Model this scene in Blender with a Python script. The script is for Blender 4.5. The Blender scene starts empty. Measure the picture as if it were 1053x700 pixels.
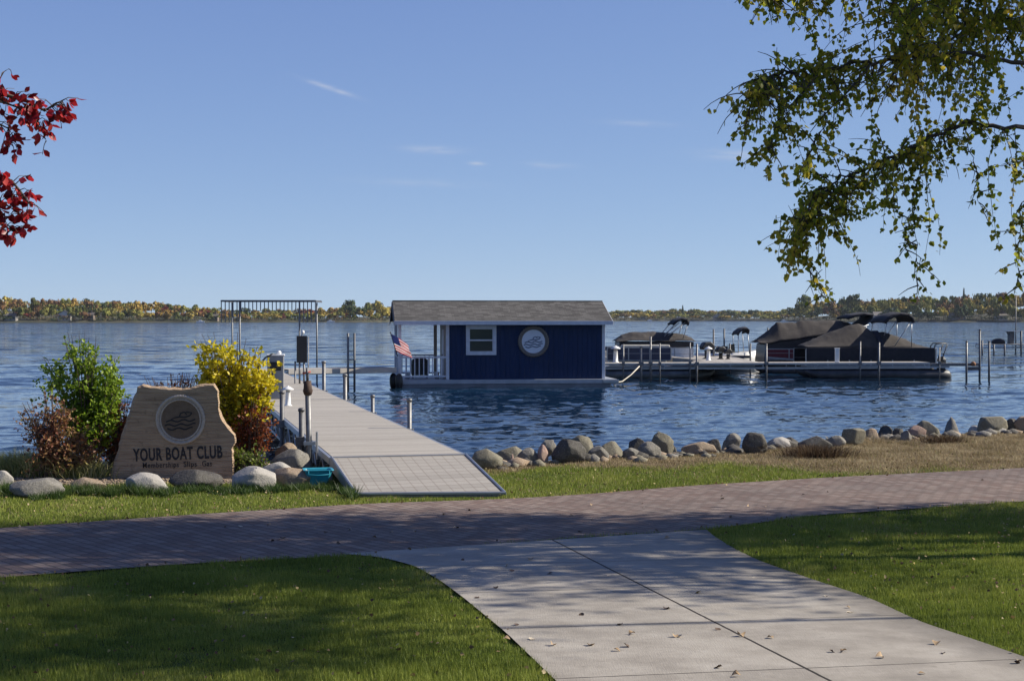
import bpy, math, random
import numpy as np
from mathutils import Vector, Matrix, noise as mn
R = math.radians
SC = bpy.context.scene
COL = SC.collection
rng = np.random.default_rng(7)
random.seed(7)

# ------------------------------------------------------------------ camera geometry (photo pixels 1053 x 700)
F, CX, CY, CAMZ = 1500.0, 526.5, 350.0, 2.85
PITCH = math.atan(22.5 / F)
def ray(px, py):
    a, b = (px - CX) / F, (CY - py) / F
    cp, sp = math.cos(PITCH), math.sin(PITCH)
    return (a, cp + b * sp, b * cp - sp)
def at(px, py, Y):
    d = ray(px, py); k = Y / d[1]
    return Vector((d[0] * k, Y, CAMZ + d[2] * k))
def onz(px, py, z):
    d = ray(px, py); k = (z - CAMZ) / d[2]
    return Vector((d[0] * k, d[1] * k, z))

# ------------------------------------------------------------------ object helpers
def tag(o, label=None, cat=None, group=None, kind=None):
    if label: o['label'] = label
    if cat: o['category'] = cat
    if group: o['group'] = group
    if kind: o['kind'] = kind
    return o
def empty(name, label, cat, loc=(0, 0, 0), rz=0.0, group=None):
    o = bpy.data.objects.new(name, None); COL.objects.link(o)
    o.location = loc; o.rotation_euler = (0, 0, rz); o.empty_display_size = .3
    return tag(o, label, cat, group)
def copy_tree(o, parent=None):
    c = o.copy(); COL.objects.link(c)
    if parent is not None: c.parent = parent
    for ch in list(o.children): copy_tree(ch, c)
    return c
def link_mesh(name, me, mats, parent=None, smooth=False, loc=None):
    for m in (mats if isinstance(mats, (list, tuple)) else [mats]): me.materials.append(m)
    if smooth: me.polygons.foreach_set('use_smooth', [True] * len(me.polygons))
    o = bpy.data.objects.new(name, me); COL.objects.link(o)
    if parent is not None: o.parent = parent
    if loc is not None: o.location = loc
    return o
def np_mesh(name, V, Fa, mats, parent=None, smooth=False, loc=None, midx=None):
    me = bpy.data.meshes.new(name); V = np.asarray(V, np.float32); Fa = np.asarray(Fa, np.int32)
    n, k = Fa.shape
    me.vertices.add(len(V)); me.vertices.foreach_set('co', V.ravel())
    me.loops.add(n * k); me.loops.foreach_set('vertex_index', Fa.ravel())
    me.polygons.add(n); me.polygons.foreach_set('loop_start', np.arange(0, n * k, k, dtype=np.int32))
    me.polygons.foreach_set('loop_total', np.full(n, k, np.int32))
    if midx is not None: me.polygons.foreach_set('material_index', np.asarray(midx, np.int32))
    me.update(calc_edges=True); me.validate()
    return link_mesh(name, me, mats, parent, smooth, loc)

class MB:
    def __init__(s): s.v = []; s.f = []; s.m = []
    def add(s, vs, fs, m=0):
        b = len(s.v); s.v += [tuple(p) for p in vs]
        for f in fs: s.f.append(tuple(b + i for i in f)); s.m.append(m)
        return s
    def box(s, x0, x1, y0, y1, z0, z1, m=0, rz=0.0, c=None):
        vs = [(x, y, z) for z in (z0, z1) for x, y in ((x0, y0), (x1, y0), (x1, y1), (x0, y1))]
        if rz:
            cx, cy = c if c else ((x0 + x1) / 2, (y0 + y1) / 2); ca, sa = math.cos(rz), math.sin(rz)
            vs = [(cx + (x - cx) * ca - (y - cy) * sa, cy + (x - cx) * sa + (y - cy) * ca, z) for x, y, z in vs]
        return s.add(vs, [(3, 2, 1, 0), (4, 5, 6, 7), (0, 1, 5, 4), (1, 2, 6, 5), (2, 3, 7, 6), (3, 0, 4, 7)], m)
    def tube(s, pts, r, n=8, m=0, cap=True):
        pts = [Vector(p) for p in pts]
        rs = r if isinstance(r, (list, tuple)) else [r] * len(pts)
        vs = []; u = None
        for i, p in enumerate(pts):
            d = (pts[min(i + 1, len(pts) - 1)] - pts[max(i - 1, 0)])
            if d.length < 1e-9: d = Vector((0, 0, 1))
            d.normalize()
            if u is None: u = d.cross(Vector((0, 1, 0)) if abs(d.y) < .9 else Vector((1, 0, 0))).normalized()
            u = (u - d * u.dot(d)); u = u.normalized() if u.length > 1e-6 else d.orthogonal().normalized()
            w = d.cross(u)
            for k in range(n):
                a = 2 * math.pi * k / n
                vs.append(p + (u * math.cos(a) + w * math.sin(a)) * rs[i])
        fs = []
        for i in range(len(pts) - 1):
            for k in range(n):
                a, b = i * n + k, i * n + (k + 1) % n
                fs.append((a, b, b + n, a + n))
        if cap: fs += [tuple(range(n - 1, -1, -1)), tuple((len(pts) - 1) * n + k for k in range(n))]
        return s.add(vs, fs, m)
    def lathe(s, prof, c=(0, 0, 0), n=16, m=0):
        vs = []; fs = []
        for r, z in prof:
            for k in range(n):
                a = 2 * math.pi * k / n; vs.append((c[0] + r * math.cos(a), c[1] + r * math.sin(a), c[2] + z))
        for i in range(len(prof) - 1):
            for k in range(n):
                a, b = i * n + k, i * n + (k + 1) % n; fs.append((a, b, b + n, a + n))
        fs += [tuple(range(n - 1, -1, -1)), tuple((len(prof) - 1) * n + k for k in range(n))]
        return s.add(vs, fs, m)
    def prism(s, poly, y0, y1, m=0):   # polygon in XZ extruded along Y
        n = len(poly)
        vs = [(x, y0, z) for x, z in poly] + [(x, y1, z) for x, z in poly]
        fs = [tuple(range(n)), tuple(range(2 * n - 1, n - 1, -1))] + [(i, i + n, (i + 1) % n + n, (i + 1) % n) for i in range(n)]
        return s.add(vs, fs, m)
    def prism_yz(s, poly, x0, x1, m=0):
        n = len(poly)
        vs = [(x0, y, z) for y, z in poly] + [(x1, y, z) for y, z in poly]
        fs = [tuple(range(n)), tuple(range(2 * n - 1, n - 1, -1))] + [(i, i + n, (i + 1) % n + n, (i + 1) % n) for i in range(n)]
        return s.add(vs, fs, m)
    def grid(s, nx, ny, fn, m=0):
        vs = [fn(i / nx, j / ny) for j in range(ny + 1) for i in range(nx + 1)]
        fs = [(j * (nx + 1) + i, j * (nx + 1) + i + 1, (j + 1) * (nx + 1) + i + 1, (j + 1) * (nx + 1) + i) for j in range(ny) for i in range(nx)]
        return s.add(vs, fs, m)
    def build(s, name, mats, parent=None, smooth=False, bevel=0.0, loc=None, solid=0.0):
        me = bpy.data.meshes.new(name); me.from_pydata(s.v, [], s.f)
        import bmesh
        bm = bmesh.new(); bm.from_mesh(me)
        bm.faces.ensure_lookup_table()
        for i, f in enumerate(bm.faces): f.material_index = s.m[i]
        if not solid: bmesh.ops.recalc_face_normals(bm, faces=bm.faces)
        bm.to_mesh(me); bm.free()
        o = link_mesh(name, me, mats, parent, smooth, loc)
        if bevel:
            b = o.modifiers.new('bevel', 'BEVEL'); b.width = bevel; b.segments = 2; b.limit_method = 'ANGLE'
        if solid:
            b = o.modifiers.new('solid', 'SOLIDIFY'); b.thickness = solid; b.offset = 0
        return o
def torus(mb, c, Rr, r, n=40, k=8, m=0, twist=0.0, lobes=0):   # ring standing in the XZ plane
    vs = []; fs = []
    for i in range(n):
        a = 2 * math.pi * i / n
        for j in range(k):
            b = 2 * math.pi * j / k
            rr = r * (1 + (.25 * math.cos(lobes * a + b * 2) if lobes else 0))
            q = Rr + rr * math.cos(b)
            vs.append((c[0] + q * math.cos(a), c[1] + rr * math.sin(b), c[2] + q * math.sin(a)))
    for i in range(n):
        for j in range(k):
            fs.append((i * k + j, i * k + (j + 1) % k, ((i + 1) % n) * k + (j + 1) % k, ((i + 1) % n) * k + j))
    mb.add(vs, fs, m)

# ------------------------------------------------------------------ materials
class NT:
    def __init__(s, name):
        s.mat = bpy.data.materials.new(name); s.mat.use_nodes = True
        s.t = s.mat.node_tree; s.n = s.t.nodes; s.l = s.t.links
        s.b = s.n['Principled BSDF']; s.out = s.n['Material Output']
    def new(s, ty, **kw):
        n = s.n.new(ty)
        for k, v in kw.items():
            if k.startswith('i_'): n.inputs[k[2:].replace('_', ' ')].default_value = v
            else: setattr(n, k, v)
        return n
    def link(s, a, b): s.l.new(a, b)
    def coord(s, kind='Object', scale=(1, 1, 1), rot=(0, 0, 0)):
        tc = s.new('ShaderNodeTexCoord'); mp = s.new('ShaderNodeMapping')
        mp.inputs['Scale'].default_value = scale; mp.inputs['Rotation'].default_value = rot
        if kind == 'World':
            g = s.new('ShaderNodeNewGeometry'); s.link(g.outputs['Position'], mp.inputs['Vector'])
        else: s.link(tc.outputs[kind], mp.inputs['Vector'])
        return mp.outputs[0]
    def noise(s, vec, scale, detail=4, rough=.55):
        n = s.new('ShaderNodeTexNoise'); n.inputs['Scale'].default_value = scale
        n.inputs['Detail'].default_value = detail; n.inputs['Roughness'].default_value = rough
        s.link(vec, n.inputs['Vector']); return n.outputs['Fac']
    def ramp(s, fac, stops, interp='LINEAR'):
        n = s.new('ShaderNodeValToRGB'); n.color_ramp.interpolation = interp
        e = n.color_ramp.elements
        while len(e) < len(stops): e.new(.5)
        for q, (p, c) in zip(e, stops): q.position = p; q.color = (*c, 1)
        s.link(fac, n.inputs[0]); return n.outputs[0]
    def mix(s, fac, a, b, blend='MIX'):
        n = s.new('ShaderNodeMix', data_type='RGBA', blend_type=blend)
        for i, x in ((0, fac), (6, a), (7, b)):
            if isinstance(x, (int, float)): n.inputs[i].default_value = x
            elif isinstance(x, (tuple, list)): n.inputs[i].default_value = (*x, 1)
            else: s.link(x, n.inputs[i])
        return n.outputs[2]
    def math(s, op, a, b=0.0, c=0.0, clamp=False):
        n = s.new('ShaderNodeMath', operation=op); n.use_clamp = clamp
        for i, x in enumerate((a, b, c)):
            if isinstance(x, (int, float)): n.inputs[i].default_value = x
            else: s.link(x, n.inputs[i])
        return n.outputs[0]
    def bump(s, h, strength=.3, dist=.02):
        n = s.new('ShaderNodeBump'); n.inputs['Strength'].default_value = strength; n.inputs['Distance'].default_value = dist
        s.link(h, n.inputs['Height']); s.link(n.outputs[0], s.b.inputs['Normal']); return n
    def done(s, col=None, rough=None, metal=None, spec=None):
        for k, x in (('Base Color', col), ('Roughness', rough), ('Metallic', metal), ('Specular IOR Level', spec)):
            if x is None: continue
            if isinstance(x, (int, float)): s.b.inputs[k].default_value = x
            elif isinstance(x, (tuple, list)): s.b.inputs[k].default_value = (*x, 1)
            else: s.link(x, s.b.inputs[k])
        return s.mat
def pm(name, c1, c2, scale=6, rough=.6, metal=0, bump=.15, bs=40, bd=.005, stretch=(1, 1, 1), spec=None, coord='Object'):
    t = NT(name); v = t.coord(coord, stretch)
    f = t.noise(v, scale, 5); col = t.ramp(f, [(.3, c1), (.7, c2)])
    if bump: t.bump(t.noise(v, bs, 4), bump, bd)
    return t.done(col, rough, metal, spec)
def leafmat(name, stops, transl=.4, rough=.5, cluster=None):
    t = NT(name); g = t.new('ShaderNodeNewGeometry')
    fac = g.outputs['Random Per Island']
    if cluster:
        n = t.noise(t.coord('Object'), cluster, 2)
        fac = t.math('ADD', t.math('MULTIPLY', fac, .45), t.math('MULTIPLY', t.math('SUBTRACT', n, .2), .95), clamp=True)
    col = t.ramp(fac, stops); t.done(col, rough, 0, .35)
    tr = t.new('ShaderNodeBsdfTranslucent'); t.link(col, tr.inputs[0])
    mx = t.new('ShaderNodeMixShader'); mx.inputs[0].default_value = transl
    t.link(t.b.outputs[0], mx.inputs[1]); t.link(tr.outputs[0], mx.inputs[2]); t.link(mx.outputs[0], t.out.inputs[0])
    return t.mat
ALU = pm('aluminium', (.33, .34, .35), (.42, .43, .44), 5, .42, .75, .05)
GALV = pm('galvanised_steel', (.13, .13, .13), (.23, .23, .23), 14, .55, .6, .08)
DKSTEEL = pm('weathered_steel', (.09, .09, .095), (.16, .16, .165), 9, .6, .5, .1)
BLACK = pm('black_plastic', (.008, .008, .009), (.018, .018, .02), 6, .45, 0, .05)
BLKCAN = pm('black_canvas', (.008, .009, .014), (.02, .021, .03), 7, .85, 0, .3, 30, .01)
BROWNCAN = pm('brown_canvas_cover', (.024, .020, .018), (.052, .044, .037), 2.2, .9, 0, .5, 5, .03)
WHITEP = pm('white_plastic', (.62, .62, .60), (.78, .78, .76), 8, .4, 0, .03)
WHITETRIM = pm('painted_white_trim', (.50, .51, .55), (.62, .63, .67), 5, .55, 0, .06, 60)
RUST = pm('rusty_brown_rubber', (.035, .02, .014), (.08, .045, .03), 20, .8, 0, .3)
REDP = pm('faded_red_plastic', (.35, .05, .035), (.45, .09, .06), 8, .5)
CREAM = pm('cream_vinyl', (.45, .42, .35), (.58, .54, .46), 6, .55)
WOODG = pm('weathered_grey_wood', (.16, .14, .12), (.30, .27, .24), 5, .8, 0, .4, 30, .01, (1, 8, 1))

# ------------------------------------------------------------------ world, sun, camera
SUN_AZ, SUN_EL = R(81.5), R(36)       # azimuth clockwise from +Y
SUNV = Vector((math.sin(SUN_AZ) * math.cos(SUN_EL), math.cos(SUN_AZ) * math.cos(SUN_EL), math.sin(SUN_EL)))
W = bpy.data.worlds.new('World'); SC.world = W; W.use_nodes = True
nt = W.node_tree; bg = nt.nodes['Background']; bg.inputs['Strength'].default_value = .070
sky = nt.nodes.new('ShaderNodeTexSky'); sky.sky_type = 'NISHITA'; sky.sun_disc = False
sky.sun_elevation = SUN_EL; sky.sun_rotation = SUN_AZ; sky.altitude = 4000; sky.air_density = .7; sky.dust_density = 1.0; sky.ozone_density = 6
def wn(ty, **kw):
    n = nt.nodes.new(ty)
    for k, v in kw.items(): setattr(n, k, v)
    return n
def wm(op, a, b=0.0, clamp=False):
    n = wn('ShaderNodeMath', operation=op, use_clamp=clamp)
    for i, x in enumerate((a, b)):
        if isinstance(x, (int, float)): n.inputs[i].default_value = x
        else: nt.links.new(x, n.inputs[i])
    return n.outputs[0]
tc = wn('ShaderNodeTexCoord'); sp = wn('ShaderNodeSeparateXYZ'); nt.links.new(tc.outputs['Generated'], sp.inputs[0])
ymax = wm('MAXIMUM', sp.outputs[1], .05); uu = wm('DIVIDE', sp.outputs[0], ymax); ww = wm('DIVIDE', sp.outputs[2], ymax)
tot = None
for px, py, su, sw, k in ((340, 91, .015, .0016, .42), (446, 154, .016, .0022, .42), (490, 168, .005, .0012, .45), (757, 160, .022, .0032, .36), (565, 170, .014, .002, .22), (655, 127, .02, .0018, .22), (430, 188, .04, .0025, .12)):
    d = ray(px, py); u0, w0 = d[0] / d[1], d[2] / d[1]
    du = wm('SUBTRACT', uu, u0); dw = wm('SUBTRACT', ww, w0)
    sk = -.33 if px == 340 else (-.04)
    dw = wm('SUBTRACT', dw, wm('MULTIPLY', du, sk))
    g = wm('ADD', wm('POWER', wm('ABSOLUTE', wm('DIVIDE', du, su)), 2.0), wm('POWER', wm('ABSOLUTE', wm('DIVIDE', dw, sw)), 2.0))
    g = wm('MULTIPLY', wm('EXPONENT', wm('MULTIPLY', g, -1.0)), k * 1.6)
    tot = g if tot is None else wm('ADD', tot, g)
cmb = wn('ShaderNodeCombineXYZ'); nt.links.new(wm('MULTIPLY', uu, 30.0), cmb.inputs[0]); nt.links.new(wm('MULTIPLY', ww, 170.0), cmb.inputs[2])
nz = wn('ShaderNodeTexNoise'); nz.inputs['Scale'].default_value = 1.6; nz.inputs['Detail'].default_value = 5; nt.links.new(cmb.outputs[0], nz.inputs['Vector'])
cf = wm('MULTIPLY', tot, wm('MULTIPLY', wm('SUBTRACT', nz.outputs['Fac'], .25, True), 2.2), True)
mxs = wn('ShaderNodeMix', data_type='RGBA'); nt.links.new(cf, mxs.inputs[0]); 
sc3 = wn('ShaderNodeSeparateColor'); nt.links.new(sky.outputs[0], sc3.inputs[0]); cc3 = wn('ShaderNodeCombineColor')
for i_, (kk_, gn) in enumerate(((.17, .61), (.27, .82), (.20, .90))):      # film response of the blue sky
    s_ = wm('MULTIPLY', sc3.outputs[i_], .1); nt.links.new(wm('MULTIPLY', wm('DIVIDE', s_, wm('ADD', s_, kk_)), gn * 10), cc3.inputs[i_])
nt.links.new(cc3.outputs[0], mxs.inputs[6]); mxs.inputs[7].default_value = (5.4, 5.8, 6.8, 1)
nt.links.new(mxs.outputs[2], bg.inputs['Color'])
sl = bpy.data.lights.new('sun', 'SUN'); sl.energy = 5.0; sl.angle = R(.53); sl.color = (1, .92, .79)
so = bpy.data.objects.new('sun', sl); COL.objects.link(so); so.location = (40, 20, 40)
so.rotation_euler = SUNV.to_track_quat('Z', 'Y').to_euler()
cd = bpy.data.cameras.new('camera'); co = bpy.data.objects.new('camera', cd); COL.objects.link(co)
cd.sensor_width = 36; cd.lens = 36 * F / 1053; cd.clip_start = .1; cd.clip_end = 8000
co.location = (0, 0, CAMZ); co.rotation_euler = (R(90) - PITCH, 0, 0); SC.camera = co
vs = SC.view_settings; vs.view_transform = 'Standard'; vs.look = 'None'; vs.gamma = 1; vs.exposure = .62
SC.cycles.max_bounces = 8; SC.cycles.transparent_max_bounces = 16

# ------------------------------------------------------------------ terrain
SHX = [-400, -60, -30, -8, -3, 0, .7, 2.8, 6.85, 10.4, 20, 60, 400]
SHY = [60, 33, 26, 22.9, 22.4, 22.7, 23.2, 24.3, 27.4, 29.6, 35, 52, 120]
def shore(x): return np.interp(x, SHX, SHY)
def Hn(x, y):
    x = np.asarray(x, float); y = np.asarray(y, float)
    a = 1.25 - .0368 * y - .57
    base = .57 + .04 * np.logaddexp(0, a / .04)
    base = np.where(base > 2.2, 2.2, base)
    d = y - shore(x)
    k = np.clip(d / 1.7, 0, 1); k = k * k * (3 - 2 * k)
    k2 = np.clip((d - 1.5) / 12, 0, 1)
    return base - .95 * k - 2.2 * k2
def H(x, y): return float(Hn(x, y))
def G(px, py, dz=0.0):
    d = ray(px, py); k = 3.0
    while k < 120:
        x, y, z = d[0] * k, d[1] * k, CAMZ + d[2] * k
        if z <= H(x, y) + dz: break
        k += .02
    return Vector((d[0] * k, d[1] * k, H(d[0] * k, d[1] * k)))
def axis(lo, hi, step, far, g=1.35):
    c = list(np.arange(lo, hi + 1e-6, step)); s = step; v = hi
    while v < far: s *= g; v += s; c.append(v)
    s = step; v = lo; pre = []
    while v > -far: s *= g; v -= s; pre.append(v)
    return np.array(pre[::-1] + c)

# path, walk and bed outlines in world xy
up = [G(*p) for p in ((0, 543), (100, 536), (200, 529), (370, 518), (520, 513), (620, 507), (700, 500), (850, 491), (1053, 481))]
lo = [G(*p) for p in ((0, 594), (100, 586), (200, 579), (350, 572))] + [G(*p) for p in ((560, 555), (732, 544), (834, 530), (940, 523), (1053, 515.5))]
def ext(a, b, t): d = (b - a); d.z = 0; d.normalize(); return a - d * t
up = [ext(up[0], up[1], 30), ext(up[0], up[1], 8)] + up + [ext(up[-1], up[-2], 8), ext(up[-1], up[-2], 40)]
lo = [ext(lo[0], lo[1], 30), ext(lo[0], lo[1], 8)] + lo + [ext(lo[-1], lo[-2], 8), ext(lo[-1], lo[-2], 40)]
def dens(P, n):
    P = np.array([(p.x, p.y) for p in P]); s = np.r_[0, np.cumsum(np.hypot(*np.diff(P, axis=0).T))]
    t = np.linspace(0, s[-1], n); return np.c_[np.interp(t, s, P[:, 0]), np.interp(t, s, P[:, 1])]
def smooth_poly(P, it=4):
    P = P.copy()
    for _ in range(it): P[1:-1] = (P[:-2] + 2 * P[1:-1] + P[2:]) / 4
    return P
UPD, LOD = smooth_poly(dens(up, 400)), smooth_poly(dens(lo, 400))
# walk: left and right edges
wl = [G(*p) for p in ((352, 570), (390, 573), (426, 582), (452, 597), (475, 614), (521, 652), (570, 700))]
wr = [G(*p) for p in ((727, 545), (733, 551), (752, 563), (780, 577), (834, 596), (895, 616), (948, 641), (1001, 658), (1053, 676))]
J0, J1 = G(563, 553), G(850, 700)
jd = (J1 - J0); jd.z = 0; jd.normalize()
wl.append(wl[-1] + jd * 12); wr.append(wr[-1] + jd * 12)
WLD, WRD = smooth_poly(dens(wl, 160), 3), smooth_poly(dens(wr, 160), 3)
PATHPOLY = np.r_[UPD, LOD[::-1]]
WALKPOLY = np.r_[WLD, WRD[::-1]]
bedp = [(-15, 496), (60, 499), (110, 498), (180, 497), (240, 496), (300, 493), (322, 486), (322, 470)]
BEDPOLY = np.array([(G(*p).x, G(*p).y) for p in bedp] + [(-2.6, 24), (-8, 25.2), (-9, 23)])
def inpoly(x, y, P):
    c = np.zeros(len(x), bool); n = len(P)
    for i in range(n):
        x1, y1 = P[i]; x2, y2 = P[(i + 1) % n]
        m = ((y1 > y) != (y2 > y)) & (x < (x2 - x1) * (y - y1) / ((y2 - y1) if y2 != y1 else 1e-9) + x1)
        c ^= m
    return c
def dryness(x, y):    # straw strip beside the boulders: wide on the right, thin on the left
    d = shore(x) - y
    wdt = np.interp(x, [-20, -1, 0, 2, 3.4, 5, 8, 14], [.5, .6, 1.1, 1.6, 2.4, 5.0, 7.5, 9])
    n = .5 * np.sin(x * 2.1 + y) + .35 * np.sin(x * 5.3 - y * 2.2) + .2 * np.sin(x * 11 + y * 7)
    return np.clip((wdt + n * .55 - d) / (.25 + wdt * .22), 0, 1)

# ground sheet
gx = axis(-14, 18, .2, 3500); gy = axis(2, 32, .2, 3500)
X, Yg = np.meshgrid(gx, gy); Z = Hn(X, Yg)
nx, ny = len(gx), len(gy)
idx = np.arange(nx * ny).reshape(ny, nx)
FA = np.stack([idx[:-1, :-1], idx[:-1, 1:], idx[1:, 1:], idx[1:, :-1]], -1).reshape(-1, 4)
t = NT('lawn_soil'); at_d = t.new('ShaderNodeAttribute', attribute_name='dry'); at_b = t.new('ShaderNodeAttribute', attribute_name='bed')
v = t.coord('World')
green = t.ramp(t.noise(v, 6, 6, .8), [(.3, (.035, .052, .010)), (.55, (.07, .095, .018)), (.75, (.13, .12, .045))])
brown = t.ramp(t.noise(v, 14, 6, .7), [(.3, (.08, .055, .03)), (.6, (.22, .165, .10)), (.8, (.34, .27, .17))])
mulch = t.ramp(t.noise(v, 40, 4, .7), [(.35, (.05, .035, .025)), (.5, (.22, .17, .13)), (.65, (.42, .36, .30))])
c1 = t.mix(at_d.outputs['Fac'], green, brown); c2 = t.mix(at_b.outputs['Fac'], c1, mulch)
t.bump(t.noise(v, 45, 4, .7), .8, .03); SOIL = t.done(c2, .95, 0, .1)
ground = np_mesh('ground', np.c_[X.ravel(), Yg.ravel(), Z.ravel() - .012], FA, SOIL, smooth=True); tag(ground, kind='structure')
a = ground.data.attributes.new('dry', 'FLOAT', 'POINT'); a.data.foreach_set('value', dryness(X.ravel(), Yg.ravel()).astype(np.float32))
bedm = np.zeros(X.size); nearm = (np.abs(X.ravel()) < 14) & (Yg.ravel() < 32)
bedm[nearm] = inpoly(X.ravel()[nearm], Yg.ravel()[nearm], BEDPOLY)
a = ground.data.attributes.new('bed', 'FLOAT', 'POINT'); a.data.foreach_set('value', bedm.astype(np.float32))

def strip(name, A, B, nseg, mat, dz, uvs=True):
    n = len(A); V = []; 
    for i in range(n):
        for j in range(nseg + 1):
            p = A[i] + (B[i] - A[i]) * j / nseg; V.append((p[0], p[1], 0))
    V = np.array(V); V[:, 2] = Hn(V[:, 0], V[:, 1]) + dz
    k = nseg + 1
    Fq = np.array([(i * k + j, (i + 1) * k + j, (i + 1) * k + j + 1, i * k + j + 1) for i in range(n - 1) for j in range(nseg)])
    o = np_mesh(name, V, Fq, mat, smooth=True)
    s = np.r_[0, np.cumsum(np.hypot(*np.diff((A + B) / 2, axis=0).T))]
    wd = np.hypot(*(B - A).T)
    uv = np.array([(s[i], wd[i] * j / nseg) for i in range(n) for j in range(nseg + 1)])
    at_ = o.data.attributes.new('run', 'FLOAT_VECTOR', 'POINT')
    at_.data.foreach_set('vector', np.c_[uv, wd.repeat(k)].astype(np.float32).ravel())
    return o
# brick paver path
t = NT('brick_pavers'); r_ = t.new('ShaderNodeAttribute', attribute_name='run')
def bricks(rot, sc=(1, 1, 1), off=.5):
    mp = t.new('ShaderNodeMapping'); mp.inputs['Rotation'].default_value = (0, 0, rot); mp.inputs['Scale'].default_value = sc
    t.link(r_.outputs['Vector'], mp.inputs['Vector'])
    b = t.new('ShaderNodeTexBrick'); b.offset = off; b.inputs['Scale'].default_value = 1
    b.inputs['Brick Width'].default_value = .21; b.inputs['Row Height'].default_value = .115; b.inputs['Mortar Size'].default_value = .010
    b.inputs['Mortar Smooth'].default_value = .2; b.inputs['Bias'].default_value = -.1
    b.inputs['Color1'].default_value = (.115, .072, .056, 1); b.inputs['Color2'].default_value = (.21, .168, .142, 1); b.inputs['Mortar'].default_value = (.04, .034, .028, 1)
    t.link(mp.outputs[0], b.inputs['Vector']); return b
b1 = bricks(R(90)); 
vn = t.coord('World')
col = t.mix(t.noise(vn, 1.3, 4), b1.outputs['Color'], (.20, .165, .15), 'MIX')
pal = t.ramp(t.noise(vn, .55, 3), [(.35, (.82, .82, .84)), (.7, (1.18, 1.12, 1.08))])
col = t.mix(1.0, b1.outputs['Color'], pal, 'MULTIPLY')
col = t.mix(t.math('MULTIPLY', t.noise(vn, 22, 5, .7), .35), col, (.25, .21, .19))
hgt = t.math('ADD', t.math('MULTIPLY', b1.outputs['Fac'], -1.0), t.math('MULTIPLY', t.noise(vn, 60, 3), .3))
t.bump(hgt, .9, .006); BRICK = t.done(col, .85, 0, .25)
path = strip('brick_path', UPD, LOD, 10, BRICK, .004); tag(path, kind='structure')
cl_ = smooth_poly(np.array([(p + LOD[np.argmin(np.hypot(*(LOD - p).T))]) / 2 for p in UPD]), 40); cs_ = np.r_[0, np.cumsum(np.hypot(*np.diff(cl_, axis=0).T))]
pv_ = np.empty(len(path.data.vertices) * 3, np.float32); path.data.vertices.foreach_get('co', pv_); pv_ = pv_.reshape(-1, 3)[:, :2]
A0, B0 = cl_[:-1], cl_[1:]; dd_ = B0 - A0; l2_ = np.maximum((dd_ ** 2).sum(1), 1e-9); run_ = np.zeros((len(pv_), 3), np.float32)
for i_, p_ in enumerate(pv_):
    tt_ = np.clip(((p_ - A0) * dd_).sum(1) / l2_, 0, 1); q_ = A0 + dd_ * tt_[:, None]; ds_ = np.hypot(*(p_ - q_).T); k_ = int(np.argmin(ds_))
    run_[i_] = (cs_[k_] + tt_[k_] * math.sqrt(l2_[k_]), 10 + np.sign(dd_[k_, 0] * (p_ - q_[k_])[1] - dd_[k_, 1] * (p_ - q_[k_])[0]) * ds_[k_], 0)
path.data.attributes['run'].data.foreach_set('vector', run_.ravel())
# concrete walk with saw joints
t = NT('walk_concrete'); g = t.new('ShaderNodeNewGeometry')
ang = math.atan2(jd.x, -jd.y)   # rotate so that the joint direction is -Y
tp = t.new('ShaderNodeVectorMath', operation='SUBTRACT'); t.link(g.outputs['Position'], tp.inputs[0]); tp.inputs[1].default_value = (J0.x, J0.y, 0)
da = t.new('ShaderNodeVectorMath', operation='DOT_PRODUCT'); t.link(tp.outputs[0], da.inputs[0]); da.inputs[1].default_value = (jd.x, jd.y, 0)
db = t.new('ShaderNodeVectorMath', operation='DOT_PRODUCT'); t.link(tp.outputs[0], db.inputs[0]); db.inputs[1].default_value = (-jd.y, jd.x, 0)
Jt = G(743, 640); s0 = (Jt - J0).x * jd.x + (Jt - J0).y * jd.y
ph = t.math('FRACT', t.math('DIVIDE', t.math('SUBTRACT', da.outputs['Value'], s0 - 15 + .75), 1.5))
dj = t.math('MULTIPLY', t.math('ABSOLUTE', t.math('SUBTRACT', ph, .5)), 1.5)
wob = t.math('MULTIPLY', t.math('SUBTRACT', t.noise(t.coord('World'), 7, 3), .5), .008)
j1 = t.math('LESS_THAN', t.math('ADD', dj, wob), .006)
j2 = t.math('LESS_THAN', t.math('ABSOLUTE', t.math('ADD', db.outputs['Value'], wob)), .010)
jj = t.math('MAXIMUM', j1, j2)
vn = t.coord('World')
cc = t.ramp(t.noise(vn, 2.2, 6, .65), [(.25, (.22, .198, .168)), (.5, (.31, .283, .243)), (.75, (.37, .342, .298))])
sp_ = t.noise(vn, 160, 3, .8)
cc = t.mix(t.math('MULTIPLY', t.math('GREATER_THAN', sp_, .62), .35), cc, (.13, .115, .10))
ed = t.new('ShaderNodeAttribute', attribute_name='run')
cc = t.mix(t.math('MULTIPLY', t.ramp(t.noise(vn, 1.4, 6, .75), [(.45, (0, 0, 0)), (.62, (1, 1, 1))]), .45), cc, (.17, .152, .13))
sx = t.new('ShaderNodeSeparateXYZ'); t.link(ed.outputs['Vector'], sx.inputs[0])
edge = t.math('SUBTRACT', sx.outputs[2], sx.outputs[1])
em = t.math('MULTIPLY', t.math('SUBTRACT', 1.0, t.math('DIVIDE', edge, t.math('ADD', .12, t.math('MULTIPLY', t.noise(vn, 4, 4), .5))), clamp=True), .6)  # grass shade along the right edge, painted into the concrete colour
cc = t.mix(em, cc, (.07, .062, .055))
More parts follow.
